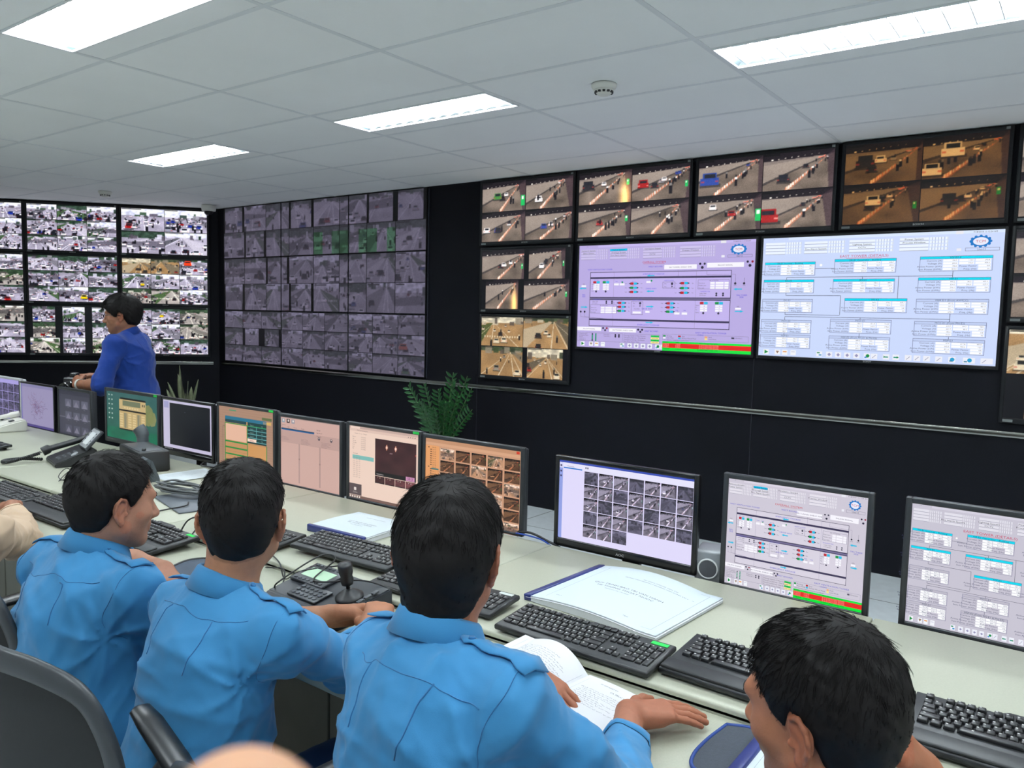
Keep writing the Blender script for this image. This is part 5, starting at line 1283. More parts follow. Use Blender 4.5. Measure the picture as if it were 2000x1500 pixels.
P['reader'] = person('person in a sky blue shirt with thick black hair reading the open book, centre front', d)
# man with clasped hands at the joystick
d = dict(pelvis=(2.33, -1.05, .50), neck=(2.345, -.945, 1.01), LS=(2.19, -.955, .91), RS=(2.53, -.94, .93), head=(2.355, -.905, 1.135), face=(rad(-43), rad(4), 0), hs=1.0, tone=(196, 140, 108),
         L=dict(e=(2.16, -.735, .79), w=(2.245, -.575, .792), d=(.05, .075, -.004), n=(-.75, .5, .7), curls=(.75, .9, .95, 1.0), cuff=.3, thumb=(.25, .3)), R=dict(e=(2.50, -.73, .79), w=(2.415, -.575, .80), d=(-.06, .085, .03), n=(-.1, .1, 1), curl=1.35, cuff=.42),
         hair=sty(top=.017, side=.005, nape=.003, len=.025), cloth=(M_blue, M_bluedk), legs=seated_legs((2.33, -1.05, .50), rad(-15)), seed=5, strands=6000)
P['operator'] = person('person in a sky blue shirt with clasped hands at the joystick controller', d)
# man in profile
d = dict(pelvis=(1.90, -1.05, .50), neck=(1.85, -.99, 1.012), LS=(1.675, -1.015, .915), RS=(2.035, -.985, .92), head=(1.878, -.945, 1.105), face=(rad(8), rad(6), 0), hs=.96, hw=1.06, h=.0028, tone=(192, 138, 112), bw=1.08,
         R=dict(e=(2.06, -.895, .765), w=(1.93, -.68, .79), d=(-.06, .08, -.01), n=(0, 0, 1), curl=1.0, cuff=.4), L=dict(e=(1.40, -.72, .81), w=(1.59, -.66, .80), d=(.12, -.035, -.02), n=(.1, .1, 1), curl=.6, cuff=.2),
         hair=sty(top=.015, side=.007, nape=.005, len=.026, sweep=-.03), cloth=(M_blue, M_bluedk), legs=seated_legs((1.90, -1.05, .50), 0), seed=8, strands=6000)
P['profile'] = person('person in a sky blue shirt seen in profile looking right, at the left', d)
# front man looking left
d = dict(pelvis=(3.62, -1.10, .50), neck=(3.585, -.875, .935), LS=(3.44, -1.0, .83), RS=(3.75, -.93, .84), head=(3.553, -.835, 1.068), face=(rad(-78), rad(8), rad(4)), hs=1.0, tone=(190, 126, 94),
         R=dict(e=(3.76, -.66, .77), w=(3.66, -.68, .945), d=(-.06, -.02, .08), n=(.5, .4, .6), curl=.9, cuff=.15), L=dict(e=(3.38, -1.0, .68), w=(3.46, -.84, .62), d=(.1, .1, 0), n=(0, 0, 1), curl=.5, cuff=.4),
         hair=sty(top=.015, side=.007, nape=.0035, len=.024, fwd=.05), cloth=(M_blue, M_bluedk), legs=seated_legs((3.62, -1.10, .50), 0), seed=11, strands=9000, h=.0025)
P['front'] = person('person at the lower right, black haired head turned left, blue collar just showing', d)
# person in cream at the left edge
d = dict(pelvis=(1.16, -1.2, .50), neck=(.92, -1.02, .98), LS=(.78, -1.12, .94), RS=(1.14, -.96, .88), head=(.78, -1.0, 1.11), bw=1.2, face=(rad(-40), rad(8), 0), tone=(184, 130, 104),
         R=dict(q=1.15, e=(.88, -.78, .79), w=(.42, -.615, .795), d=(-.17, .06, -.02), n=(0, 0, 1), curl=.6, cuff=.62), L=dict(e=(.42, -.92, .80), w=(.2, -.74, .79), d=(-.1, .08, 0), n=(0, 0, 1), curl=.5),
         hair=sty(), cloth=(M_cream, M_creamdk), legs=seated_legs((1.16, -1.2, .50), rad(-20)), seed=13, straps=False, strands=2500, h=.004)
P['cream'] = person('person in a cream shirt at the left edge, ringed hand on a mouse', d)
# standing man with a camera
d = dict(pelvis=(-1.39, .88, .92), neck=(-1.405, .83, 1.428), LS=(-1.325, .69, 1.345), RS=(-1.51, .96, 1.35), head=(-1.43, .79, 1.535), face=(rad(-140), rad(4), 0), hs=1.0, hw=1.04, tone=(172, 118, 90), bw=.93,
         L=dict(e=(-1.33, .60, 1.085), w=(-1.56, .56, 1.075), d=(-.1, .02, .03), n=(.1, -.8, .4), curl=.8, cuff=.12), R=dict(e=(-1.62, .90, 1.09), w=(-1.69, .70, 1.11), d=(-.02, -.1, .0), n=(-.4, 0, .9), curl=.8, cuff=.12),
         hair=sty(top=.03, side=.022, nape=.016, len=.045, line=[.045, .045, .035, .012, -.01, -.01, .02, .01, -.03, -.06, -.075]), cloth=(M_royal, M_royaldk), trm=mat('dark_trousers', rgb(26, 28, 36), rough=.8), seated=False,
         legs={1: ((-1.43, .96, .90), (-1.45, .97, .5), (-1.45, .99, .1)), -1: ((-1.29, .80, .90), (-1.31, .80, .5), (-1.31, .82, .1))}, seed=17, straps=False, strands=3500, fold=.03, h=.004)
P['stand'] = person('person standing behind the monitors in a royal blue shirt, glasses and camera in hand', d)
# ---------------------------------------------------------------- office chairs
M_mesh = mat('chair_mesh', rgb(24, 26, 28), rough=.8, var=.15, vscale=400, bump=.3, bscale=900)
M_cframe = mat('chair_frame', rgb(44, 48, 52), rough=.45, var=.12, vscale=25)
M_pad = mat('chair_arm_pad', rgb(30, 32, 34), rough=.38, var=.1)
M_chrome = mat('chrome', rgb(200, 200, 200), rough=.12, metal=1.0)
def chair_proto(label):
    t = thing('office_chair', label, 'chair', group='office chairs at the desk')
    mb = MB(); mb.box((0, 0, .455), (.48, .46, .07), .03, seg=4); mb.build('seat', M_mesh, t)
    W_, zb, zt = .225, .52, .945
    yb = lambda z: -.245 - .09 * ((z - .5) / .5) ** 1.3
    out = [(-.17, zb), (-.205, .60), (-W_, .74), (-W_ + .005, .84), (-.19, .91), (-.11, zt - .005), (0, zt), (.11, zt - .005), (.19, .91), (W_ - .005, .84), (W_, .74), (.205, .60), (.17, zb), (0, zb - .01)]
    pts = [Vector((x, yb(z) - .03 * (1 - (x / W_) ** 2), z)) for x, z in out]; pts = spline(pts + [pts[0]], 5)
    mb = MB(); n = len(pts); rr = []
    for i in range(n):
        a, b = pts[i - 1], pts[(i + 1) % n]; tg = (b - a).normalized(); nn = Vector((0, 1, 0)); sd = tg.cross(nn).normalized()
        rr.append([pts[i] + sd * (.024 * math.cos(q)) + nn * (.013 * math.sin(q)) for q in [2 * math.pi * k / 10 for k in range(10)]])
    mb.rings(rr + [rr[0]], cap=False); bf = mb.build('backrest_frame', M_cframe, t)
    mb = MB()
    def panel(u, v):
        z = zb + (zt - zb) * v; hw = np.interp(z, [zb, .60, .74, .84, .91, zt], [.165, .2, .22, .215, .185, .07]); x = (u * 2 - 1) * hw
        return Vector((x, yb(z) - .03 * (1 - (x / W_) ** 2) + .002, z))
    mb.grid(panel, 16, 16); mb.build('mesh_panel', M_mesh, bf)
    for s in (-1, 1):
        mb = MB(); mb.rings([[Vector((s * .27 + .026 * math.cos(q) * k, y, .722 + .014 * math.sin(q) * k + dz)) for q in [2 * math.pi * i / 14 for i in range(14)]] for y, k, dz in ((-.15, .3, -.004), (-.14, .8, 0), (-.1, 1, .004), (.0, 1.05, .006), (.08, 1.0, .002), (.115, .75, -.008), (.125, .3, -.014))]); ar = mb.build('armrest', M_pad, t)
        mb = MB(); mb.tube(spline([(s * .2, -.05, .44), (s * .27, -.05, .45), (s * .285, -.04, .58), (s * .27, -.02, .71)], 6), .016, 10); mb.build('armrest_bracket', M_cframe, ar)
    mb = MB(); mb.cyl((0, 0, .11), (0, 0, .42), .028, .025, 18); mb.box((0, 0, .405), (.2, .16, .03), .01); mb.build('gas_column', M_cframe, t)
    mb = MB(); mb.tube(spline([(0, -.08, .41), (0, -.24, .42), (0, -.31, .52), (0, -.30, .62)], 6), .022, 10); mb.build('back_support', M_cframe, t)
    for k in range(5):
        a = 2 * math.pi * k / 5 + .3; c, s_ = math.cos(a), math.sin(a)
        mb = MB(); mb.tube([(.02 * c, .02 * s_, .125), (.15 * c, .15 * s_, .105), (.29 * c, .29 * s_, .08)], [.024, .02, .014], 8); lg = mb.build('base_leg', M_cframe, t)
        mb = MB(); mb.cyl((.29 * c - .022 * s_, .29 * s_ + .022 * c, .029), (.29 * c + .022 * s_, .29 * s_ - .022 * c, .029), .028, n=16); mb.cyl((.29 * c, .29 * s_, .03), (.29 * c, .29 * s_, .085), .008, n=8); mb.build('caster', M_dark, lg)
    return t
ch = chair_proto('mesh-backed office chair in the lower left corner, scuffed frame nearest the camera')
ch.location = (2.205, -1.0, 0); ch.rotation_euler = (0, 0, rad(8))
sc = MB()
rs_ = np.random.RandomState(4)
for lab, x, y, a in (('dark office chair behind the person in profile, backrest against the left edge', 1.58, -.885, 4), ('office chair under the person reading the open book', 2.99, -1.0, 0), ('office chair under the front person at the lower right', 3.62, -1.04, 0), ('office chair under the person in the cream shirt', 1.06, -1.25, 25)):
    c = copy_tree(ch); c['label'] = lab; c.location = (x, y, 0); c.rotation_euler = (0, 0, rad(a))

for q in ch.children:                       # the near right arm pad is swivelled outwards
    if q.name.startswith('armrest') and q.data.vertices[0].co.x > 0:
        q.data = q.data.copy()
        q.matrix_local = Matrix.Translation((.265, -.19, .742)) @ Matrix.Rotation(rad(-98), 4, 'Z') @ Matrix.Rotation(rad(-28), 4, 'X') @ Matrix.Translation((-.27, 0, -.722))
# ---------------------------------------------------------------- papers
M_paper = mat('page_print', rgb(240, 243, 246), rough=.55, attr=True, spec=.3)
M_sheet = mat('paper_edges', rgb(212, 216, 221), rough=.7, var=.04, vscale=300)
M_cover = mat('clear_cover', rgb(224, 238, 244), rough=.12, spec=.6)
M_spine = mat('blue_spine', rgb(34, 46, 108), rough=.35, var=.08)
INK = (70, 74, 84)
def page_mesh(cv, fn):
    """bend a flat canvas: local x,y of the sheet -> fn(x, y, lift)"""
    me = cv.mesh('page', M_paper)
    co = np.zeros(len(me.vertices) * 3, np.float32); me.vertices.foreach_get('co', co); co = co.reshape(-1, 3)
    out = np.array([fn(x, z, -y) for x, y, z in co], np.float32); me.vertices.foreach_set('co', out.ravel()); me.update()
    me.polygons.foreach_set('use_smooth', np.ones(len(me.polygons), bool)); return me
def base_page(w, h, n=26, c=(228, 231, 235)):
    cv = Canvas(w, h); img = np.ones((n, n, 3)) * np.array(c) / 255; cv.image(0, 0, 1, 1, img, 0); return cv
def report(label, x, y, z, rz, w, h, spine, wave, th=.014, lines_=()):
    t = thing('report', label, 'bound report', (x, y, z), (0, 0, rad(rz)), 'bound reports on the desk')
    def bend(a, b, l):
        u = (a / w + .5) if spine == 'left' else (.5 + b / h); v = (b / h + .5)
        return (a, b, th + wave * math.sin(min(1, u * 1.15) * math.pi) * (.55 + .45 * v) + l * .8 + .001)
    cv = base_page(w, h, c=(206, 218, 226)); cv.frame(.06 if spine != 'left' else .13, .05, .93, .93, (120, 130, 140), .0022, 2)
    for (u, v, tx, s_) in lines_: cv.text(u, v, tx, s_, INK, 2, wide=1.15)
    link('top_page', page_mesh(cv, bend), t)
    mb = MB(); N = 20
    for k, (dx, dy, dz) in enumerate(((.004, -.004, -.004), (-.003, .005, -.009))):
        mb.grid(lambda u, v: Vector((( u - .5) * w + dx, (v - .5) * h + dy, max(.0015, bend((u - .5) * w, (v - .5) * h, 0)[2] + dz))), N, N)
    for (a0, b0, a1, b1) in ((-.5, -.5, .5, -.5), (.5, -.5, .5, .5), (.5, .5, -.5, .5), (-.5, .5, -.5, -.5)):
        def edge(u, v):
            a, b = (a0 + (a1 - a0) * u) * w, (b0 + (b1 - b0) * u) * h; return Vector((a, b, .001 + v * (bend(a, b, 0)[2] - .002 - .0)))
        mb.grid(edge, N, 3)
    mb.build('page_block', M_sheet, t)
    mb = MB()
    if spine == 'left': mb.box((-w / 2 + .008, 0, th * .5 + .003), (.027, h + .004, th + .007), .004, Matrix.Rotation(rad(-10), 3, 'Y'))
    else: mb.box((0, -h / 2 + .004, th * .5 + .003), (w + .004, .016, th + .008), .004)
    mb.build('spine', M_spine, t); return t
report('large report with blue spine and wavy clear cover before the wide black monitor', 2.752, .105, DZ, -4, .435, .385, 'left', .022, lines_=((.62, .2, 'SO GIAO THONG VAN TAI', .016), (.62, .235, 'TRUNG TAM QUAN LY DUONG HAM SONG SAI GON', .016), (.5, .46, 'QUY TRINH BAO TRI VAN HANH', .026), (.5, .51, 'HE THONG THOAT NUOC', .026), (.46, .55, 'Thanh pho Ho Chi Minh', .014), (.2, .88, 'Lan 1', .014), (.72, .88, 'Ngay', .014)))
report('ring-bound white report with a blue spine on the desk behind the joystick man', 1.60, .135, DZ, 2, .295, .265, 'front', .004, th=.02, lines_=((.5, .2, 'SO GIAO THONG VAN TAI', .02), (.5, .48, 'QUY TRINH VAN HANH', .032), (.5, .54, 'HE THONG CAMERA', .032), (.5, .6, 'Ham Song Sai Gon', .02)))
report('report with a blue spine lying under the chin of the front man', 3.45, -.505, LZ + .0045, 0, .25, .30, 'left', .003, th=.012, lines_=((.55, .4, 'SO GHI CHEP', .03),))
# open logbook
bk = thing('open_book', 'open logbook with handwriting, left page curling up, under the reader\'s hands', 'book', (2.895, -.505, LZ), (0, 0, rad(-9)))
pw, ph_ = .215, .285
def rightp(a, b, l): u = a / pw + .5; return (a + pw / 2, b, .014 + .010 * math.sin(min(1, u * 1.4) * math.pi * .5 + .6) * (1 - u * .5) + l)
def leftp(a, b, l):
    u = .5 - a / pw; v = b / ph_ + .5; return (a - pw / 2 + .02 * math.sin(u * 3) * v, b, .012 + .055 * math.sin(min(1.0, u * 1.15) * math.pi * .75) * (.35 + .65 * v) + l)
cvr = base_page(pw, ph_, c=(222, 224, 229)); cvr.frame(.06, .05, .9, .97, (170, 176, 190), .003, 2)
for k in range(26): cvr.line([(.06, .36 + .0235 * k), (.9, .36 + .0235 * k)], (196, 202, 214), .0022, 1)
cvr.text(.35, .08, 'SO GHI NHAT KY', .016, INK, 2); cvr.text(.6, .14, 'CA TRUC VAN HANH', .02, INK, 2)
rs_ = np.random.RandomState(12)
def scribble(cv, u0, u1, v, s, rs):
    u = u0
    while u < u1:
        L = rs.uniform(.03, .07); cv.line([(u + L * k / 6, v + s * rs.uniform(-1, 1)) for k in range(7)], (70, 74, 100), .0028, 2); u += L + .015
for k in range(10): scribble(cvr, .1 + rs_.rand() * .05, .45 + .4 * rs_.rand(), .2 + .026 * k, .007, rs_)
for v in (.34, .38): cvr.line([(.08, v), (.88, v)], (90, 92, 110), .003, 2)
cvl = base_page(pw, ph_, c=(222, 224, 229)); cvl.frame(.08, .05, .94, .97, (170, 176, 190), .003, 2)
for k in range(7): scribble(cvl, .15, .55 + .3 * rs_.rand(), .14 + .026 * k, .007, rs_)
for k in range(18): cvl.line([(.08, .36 + .033 * k), (.94, .36 + .033 * k)], (196, 202, 214), .0022, 1)
link('right_page', page_mesh(cvr, rightp), bk); link('left_page', page_mesh(cvl, leftp), bk)
mb = MB()
for fn, sgn in ((rightp, 1), (leftp, -1)):
    mb.grid(lambda u, v: Vector((lambda q: (q[0], q[1], q[2] - .0015))(fn((u - .5) * pw, (v - .5) * ph_, 0))), 18, 18)
    for (a0, b0, a1, b1) in ((-.5, -.5, .5, -.5), (.5, -.5, .5, .5), (.5, .5, -.5, .5), (-.5, .5, -.5, -.5)):
        if sgn < 0: mb.grid(lambda u, v: Vector((lambda q: (q[0], q[1], q[2] - .0015 - .005 * v))(fn((a0 + (a1 - a0) * u) * pw, (b0 + (b1 - b0) * u) * ph_, 0))), 18, 2)
        else: mb.grid(lambda u, v: Vector((lambda q: (q[0], q[1], .001 + (q[2] - .0025) * v))(fn((a0 + (a1 - a0) * u) * pw, (b0 + (b1 - b0) * u) * ph_, 0))), 18, 2)
mb.box((-pw / 2, 0, .006), (pw * .96, ph_, .010), .002)
mb.build('page_block', M_sheet, bk)
# single printed sheet
sh1 = thing('paper_sheet', 'loose printed sheet on the desk below the tan page monitor', 'paper', (.225, .26, DZ), (0, 0, rad(-4)))
cv = base_page(.21, .28, 8, (212, 222, 228)); lines(cv, .1, .9, .1, .8, 26, (110, 116, 126), .018)
link('sheet', page_mesh(cv, lambda a, b, l: (a, b, .0012 + .003 * math.sin(a * 12) ** 2 + l)), sh1)

# ---------------------------------------------------------------- mats, mouse, pen
def slab(name, label, cat, pts, z, m, trim=None, th=.003, curl=0.0):
    t = thing(name, label, cat, (0, 0, z)); P_ = spline([Vector((*p, 0)) for p in pts + [pts[0]]], 6)[:-1]
    c = sum(P_, Vector()) / len(P_); mb = MB(); rr = []
    for k, zz in ((1.0, 0.0), (1.0, th), (.9, th), (.5, th * .9), (.02, th * .9)): rr.append([c + (p - c) * k + Vector((0, 0, zz + curl * (k > .95) * (zz > 0))) for p in P_])
    mb.rings(rr, cap=True, smooth=False); mb.build('surface', m, t)
    if trim: mb = MB(); mb.tube([p + Vector((0, 0, th * .8 + curl)) for p in P_ + [P_[0]]], .0042, 6); mb.build('piping', trim, t)
    return t
M_matg = mat('mat_cloth', rgb(56, 62, 72), rough=.85, var=.1, vscale=200, bump=.2, bscale=600); M_piping = mat('mat_piping', rgb(24, 58, 128), rough=.6)
slab('mouse_pad', 'dark mouse pad with a bright blue stitched edge beside the front man\'s face', 'mouse pad', [(3.245, -.35), (3.237, -.43), (3.238, -.50), (3.255, -.545), (3.30, -.555), (3.40, -.55), (3.46, -.53), (3.47, -.44), (3.46, -.35), (3.42, -.335), (3.30, -.33)], LZ, M_matg, M_piping)
slab('mouse_pad', 'dark grey mouse pad with curled edge between the man in profile and the joystick man', 'mouse pad', [(1.43, -.55), (1.40, -.46), (1.44, -.40), (1.55, -.385), (1.66, -.40), (1.68, -.48), (1.66, -.56), (1.55, -.575)], LZ, mat('old_mat', rgb(62, 72, 86), rough=.8, var=.1), M_dark, curl=.004)
t = thing('desk_plate', 'dark grey plastic plate lying under the bundled cables', 'plate', (0, 0, DZ)); mb = MB(); mb.box((.73, -.06, .004), (.36, .17, .007), .003, Matrix.Rotation(rad(-14), 3, 'Z')); mb.build('surface', mat('grey_plate', rgb(92, 98, 106), rough=.45, var=.06), t)
t = thing('mouse', 'black computer mouse under the hand with the ring', 'mouse', (.285, -.565, LZ), (0, 0, rad(60)))
mb = MB(); mb.rings([[Vector((.031 * k * math.cos(q), y, max(0.001, .018 + .018 * k * math.sin(q)) )) for q in [2 * math.pi * i / 16 for i in range(16)]] for y, k in ((-.055, .3), (-.045, .8), (-.015, 1.05), (.02, 1), (.045, .8), (.055, .3))]); mb.build('body', M_dark, t)
mb = MB(); mb.cyl((-.004, .03, .034), (.004, .03, .034), .008, n=12); mb.build('wheel', M_key, t)
t = thing('pen', 'blue pen lying by the cable beside the joystick controller', 'pen', (1.64, -.36, LZ), (0, 0, rad(-28))); mb = MB(); mb.cyl((-.06, 0, .005), (.055, 0, .005), .0042, n=10); mb.build('barrel', M_spine, t); mb = MB(); mb.cyl((.055, 0, .005), (.07, 0, .005), .004, .0008, 10); mb.build('tip', M_steel, t); mb = MB(); mb.box((-.05, 0, .011), (.035, .003, .0015)); mb.build('clip', M_steel, t)

# ---------------------------------------------------------------- joystick controller
jc = thing('joystick_controller', 'black camera control desk unit with a joystick and green display', 'controller', (2.075, -.435, LZ), (0, 0, rad(-2)))
M_jb = mat('controller_shell', rgb(42, 46, 52), rough=.38, var=.06); M_lcd = mat('green_lcd', rgb(176, 206, 180), rough=.25, emit=rgb(150, 190, 156), es=.25); M_btn = mat('grey_button', rgb(66, 70, 76), rough=.4)
T = Matrix.Rotation(rad(9), 4, 'X')
prof = [(-.115, 0), (.105, 0), (.105, .062), (.095, .068), (-.085, .036), (-.112, .018)]
mb = MB(); mb.prism([(p[0], p[1]) for p in prof], -.165, .165, Matrix(((0, 0, 1, 0), (1, 0, 0, 0), (0, 1, 0, 0), (0, 0, 0, 1))), smooth=False); bmesh.ops.bevel(mb.bm, geom=list(mb.bm.edges), offset=.004, segments=2, affect='EDGES'); mb.build('shell', M_jb, jc)
sl = math.atan2(.032, .18); RT = Matrix.Rotation(sl, 4, 'X'); O = Matrix.Translation((0, .005, .0535)) @ RT
def on(name, m, fn): mb = MB(); fn(mb); o = mb.build(name, m, jc); o.matrix_local = O; return o
on('display_panel', M_jb, lambda q: q.box((-.085, .035, .004), (.15, .105, .008), .002)); on('keypad_panel', M_jb, lambda q: q.box((-.02, -.05, .003), (.125, .068, .006), .002))
on('display', M_lcd, lambda q: q.box((-.085, .035, .0085), (.112, .048, .0012)))
for i in range(7):
    for v in (.078, -.006): on('soft_key', M_btn, lambda q: q.cyl((-.142 + i * .019, v, .007), (-.142 + i * .019, v, .011), .0062, .0052, 14))
for i in range(6):
    for j in range(3): on('number_key', M_btn, lambda q: q.cyl((-.068 + i * .019, -.07 + j * .019, .005), (-.068 + i * .019, -.07 + j * .019, .009), .0066, .0055, 14))
on('joystick_boot', M_dark, lambda q: q.lathe([(.04, .0), (.04, .006), (.033, .010), (.030, .014), (.024, .016), (.018, .022), (.006, .028), (0, .029)], (.1, -.005, 0), 28))
js = on('joystick', M_dark, lambda q: q.lathe([(.0055, .02), (.0055, .036), (.016, .042), (.019, .055), (.0165, .066), (.020, .078), (.0205, .098), (.018, .104), (0, .106)], (.1, -.005, 0), 24))
on('function_keys', M_btn, lambda q: [q.box((.152 + .0 * k, .045 - .028 * k, .005), (.012, .022, .006), .002) for k in range(4)])
on('edge_trim', M_steel, lambda q: q.box((.14, -.085, .002), (.05, .0025, .002)))
M_cable = mat('black_cable', rgb(22, 22, 24), rough=.5)
M_bluecable = mat('blue_cable', rgb(30, 70, 160), rough=.5)
def cable(label, pts, r=.0025, m=None, cat='cable', sub=8):
    mb = MB(); mb.tube(spline([Vector(p) for p in pts], sub), r, 7); o = mb.build('cable', m or M_cable); return tag(o, label, cat)
cable('thin black cable looping over the joystick controller display', [(1.66, -.34, .742), (1.78, -.36, .765), (1.86, -.43, .742), (1.93, -.50, .79), (1.955, -.36, .845), (1.99, -.33, .835), (2.0, -.42, .800), (2.06, -.435, .806), (2.16, -.37, .815), (2.25, -.32, .79)])
cable('second thin black cable lying left of the joystick controller', [(1.60, -.28, .766), (1.72, -.33, .766), (1.80, -.37, .742), (1.92, -.40, .80), (2.0, -.29, .81)])
cable('black cable arching up from the keyboard in front of the man in profile', [(1.12, -.33, .745), (1.135, -.30, .80), (1.17, -.275, .815), (1.20, -.30, .79), (1.215, -.335, .765)], .003)
cable('black cable running to the keyboard from the bundle', [(.86, -.33, .745), (.84, -.26, .766), (.79, -.22, .764), (.82, -.12, .773), (.78, -.08, .775)], .003)
rs_ = np.random.RandomState(21); pts = []
for k in range(46):
    a = k * 1.05; q = .13 + .03 * rs_.randn(); pts.append((.60 + q * math.cos(a) * 1.1 - .1 * math.sin(a) * .3, .0 + .05 * math.sin(a) + .012 * rs_.randn() + .03 * math.cos(a), .775 + .014 * rs_.rand() + .0006 * k))
cable('grey bundle of coiled cables on the dark plate', pts, .0042, mat('grey_cable', rgb(84, 88, 90), rough=.45))
pts = [(-.06 + .05 * math.cos(k * 1.3) + .03 * math.sin(k * .7), -.2 + .05 * math.sin(k * 1.3) + .004 * k, .768 + .012 * abs(math.sin(k * 2.1)) + .03 * (k % 5 == 2)) for k in range(24)]
cable('tangle of thin black wires in front of the desk telephone', pts, .002)
cable('black cable dropping behind the monitors at the desk gap', [(2.10, .47, .775), (2.17, .455, .785), (2.24, .45, .772), (2.30, .49, .73), (2.31, .55, .64)], .0045)
cable('blue cable beside the black one at the desk gap', [(2.10, .455, .772), (2.17, .445, .776), (2.24, .445, .768), (2.28, .48, .72)], .003, M_bluecable)
cable('black cable hanging under the monitor with the black picture', [(.03, .47, .775), (.04, .44, .766), (.10, .43, .768), (.16, .46, .762)], .004)

# ---------------------------------------------------------------- telephones, box, speaker
ph = thing('desk_telephone', 'black desk telephone with a lit tilted display and corded handset', 'telephone', (-.52, .04, DZ), (0, 0, rad(-14)))
mb = MB(); mb.prism([(-.10, 0), (.09, 0), (.10, .075), (.08, .085), (-.10, .022)], -.13, .13, Matrix(((0, 0, 1, 0), (1, 0, 0, 0), (0, 1, 0, 0), (0, 0, 0, 1)))); bmesh.ops.bevel(mb.bm, geom=list(mb.bm.edges), offset=.005, segments=2, affect='EDGES'); mb.build('base', M_dark, ph)
R_ = Matrix.Rotation(rad(48), 3, 'X')
mb = MB(); mb.box((.045, .085, .125), (.165, .125, .016), .005, R_); mb.build('display_hood', M_jb, ph)
M_phl = mat('phone_bezel', rgb(168, 172, 176), rough=.3); M_phs = mat('phone_screen', rgb(150, 158, 160), rough=.2, emit=rgb(200, 208, 210), es=.7)
n_ = R_ @ Vector((0, 0, 1)); c_ = Vector((.045, .085, .125))
mb = MB(); mb.box(c_ + n_ * .009, (.15, .11, .002), .001, R_); mb.build('display_frame', M_phl, ph)
mb = MB(); mb.box(c_ + n_ * .0105, (.085, .075, .0015), 0, R_); mb.build('display', M_phs, ph)
for s in (-1, 1):
    for k in range(4): mb = MB(); mb.box(c_ + R_ @ Vector((s * .058, -.035 + k * .023, .0108)), (.014, .007, .002), .0005, R_); mb.build('soft_key', M_dark, ph)
R2 = Matrix.Rotation(math.atan2(.063, .18), 3, 'X')
for i in range(3):
    for j in range(4): mb = MB(); mb.box(Vector((-.01 + i * .028, -.065 + j * .026, .033 + (j * .026) * .35)), (.018, .014, .006), .002, R2); mb.build('number_key', M_btn, ph)
mb = MB(); mb.cyl((.085, .0, .055), (.085, -.004, .062), .017, n=18); mb.build('navigation_key', M_phl, ph)
hs_ = [(-.095, -.12, .055), (-.095, -.09, .068), (-.095, -.02, .085), (-.095, .06, .105), (-.095, .10, .118), (-.095, .125, .108)]
mb = MB(); mb.tube(spline(hs_, 6), [.024 if i < 7 or i > 22 else .016 for i in range(31)], 12); mb.build('handset', M_dark, ph)
mb = MB(); mb.box((-.119, .02, .095), (.003, .09, .010), .001, R2); mb.build('handset_strip', M_phl, ph)
cp = [Vector(p) for p in spline([(-.095, -.13, .05), (-.10, -.20, .03), (-.09, -.27, .018), (-.115, -.30, .016), (-.15, -.27, .018), (-.14, -.20, .02), (-.10, -.12, .015)], 60)]
mb = MB(); hel = [p + Vector((.0065 * math.cos(i * .9), .004 * math.cos(i * .9), .0065 * math.sin(i * .9))) for i, p in enumerate(cp)]; mb.tube(hel, .0035, 6); mb.build('coiled_cord', M_dark, ph)
b2 = thing('intercom', 'black intercom box with a standing grey handset, in front of the teal monitor', 'intercom', (-.20, .20, DZ), (0, 0, rad(-12)))
mb = MB(); mb.box((.06, .04, .055), (.34, .15, .105), .008); mb.build('box', M_dark, b2); mb = MB(); mb.box((.06, .03, .1085), (.30, .11, .003), .001); mb.build('top_plate', M_btn, b2)
mb = MB(); mb.cyl((.19, .0, .108), (.19, 0, .122), .011, .009, 14); mb.build('knob', M_dark, b2)
mb = MB(); mb.tube(spline([(-.16, .10, .02), (-.165, .10, .10), (-.175, .10, .145), (-.19, .085, .175)], 6), [.03] * 10 + [.034] * 9, 14); mb.build('handset', mat('grey_handset', rgb(82, 88, 92), rough=.4), b2)
mb = MB(); mb.prism([(-.06, 0), (.05, 0), (.05, .015), (.02, .10), (.0, .115), (-.03, .10)], -.04, .04, Matrix.Translation((.42, -.06, 0)) @ Matrix(((0, 0, 1, 0), (1, 0, 0, 0), (0, 1, 0, 0), (0, 0, 0, 1)))); st = mb.build('cradle', mat('grey_stand', rgb(70, 78, 84), rough=.4), b2)
fx = thing('fax_telephone', 'white desk phone at the left edge in front of the pale monitor', 'telephone', (-1.93, .26, DZ), (0, 0, rad(-10)))
mb = MB(); mb.prism([(-.11, 0), (.11, 0), (.11, .07), (.09, .08), (-.11, .03)], -.10, .10, Matrix(((0, 0, 1, 0), (1, 0, 0, 0), (0, 1, 0, 0), (0, 0, 0, 1)))); bmesh.ops.bevel(mb.bm, geom=list(mb.bm.edges), offset=.008, segments=3, affect='EDGES'); mb.build('base', M_white, fx)
mb = MB(); mb.box((.04, .03, .070), (.05, .03, .004), .001, Matrix.Rotation(rad(14), 3, 'X')); mb.build('display', M_btn, fx); mb = MB(); mb.tube(spline([(-.07, -.10, .06), (-.07, 0, .085), (-.07, .10, .10)], 6), [.02] * 4 + [.014] * 5 + [.02] * 4, 12); mb.build('handset', M_white, fx)
spk = thing('desk_speaker', 'silver desk speaker with a round driver between two monitors', 'speaker', (2.838, .54, .60), (0, 0, rad(12)))
M_silver = mat('silver_plastic', rgb(150, 154, 158), rough=.35, metal=.3)
mb = MB(); mb.box((0, 0, .122), (.088, .11, .244), .010, seg=3); mb.build('cabinet', M_silver, spk)
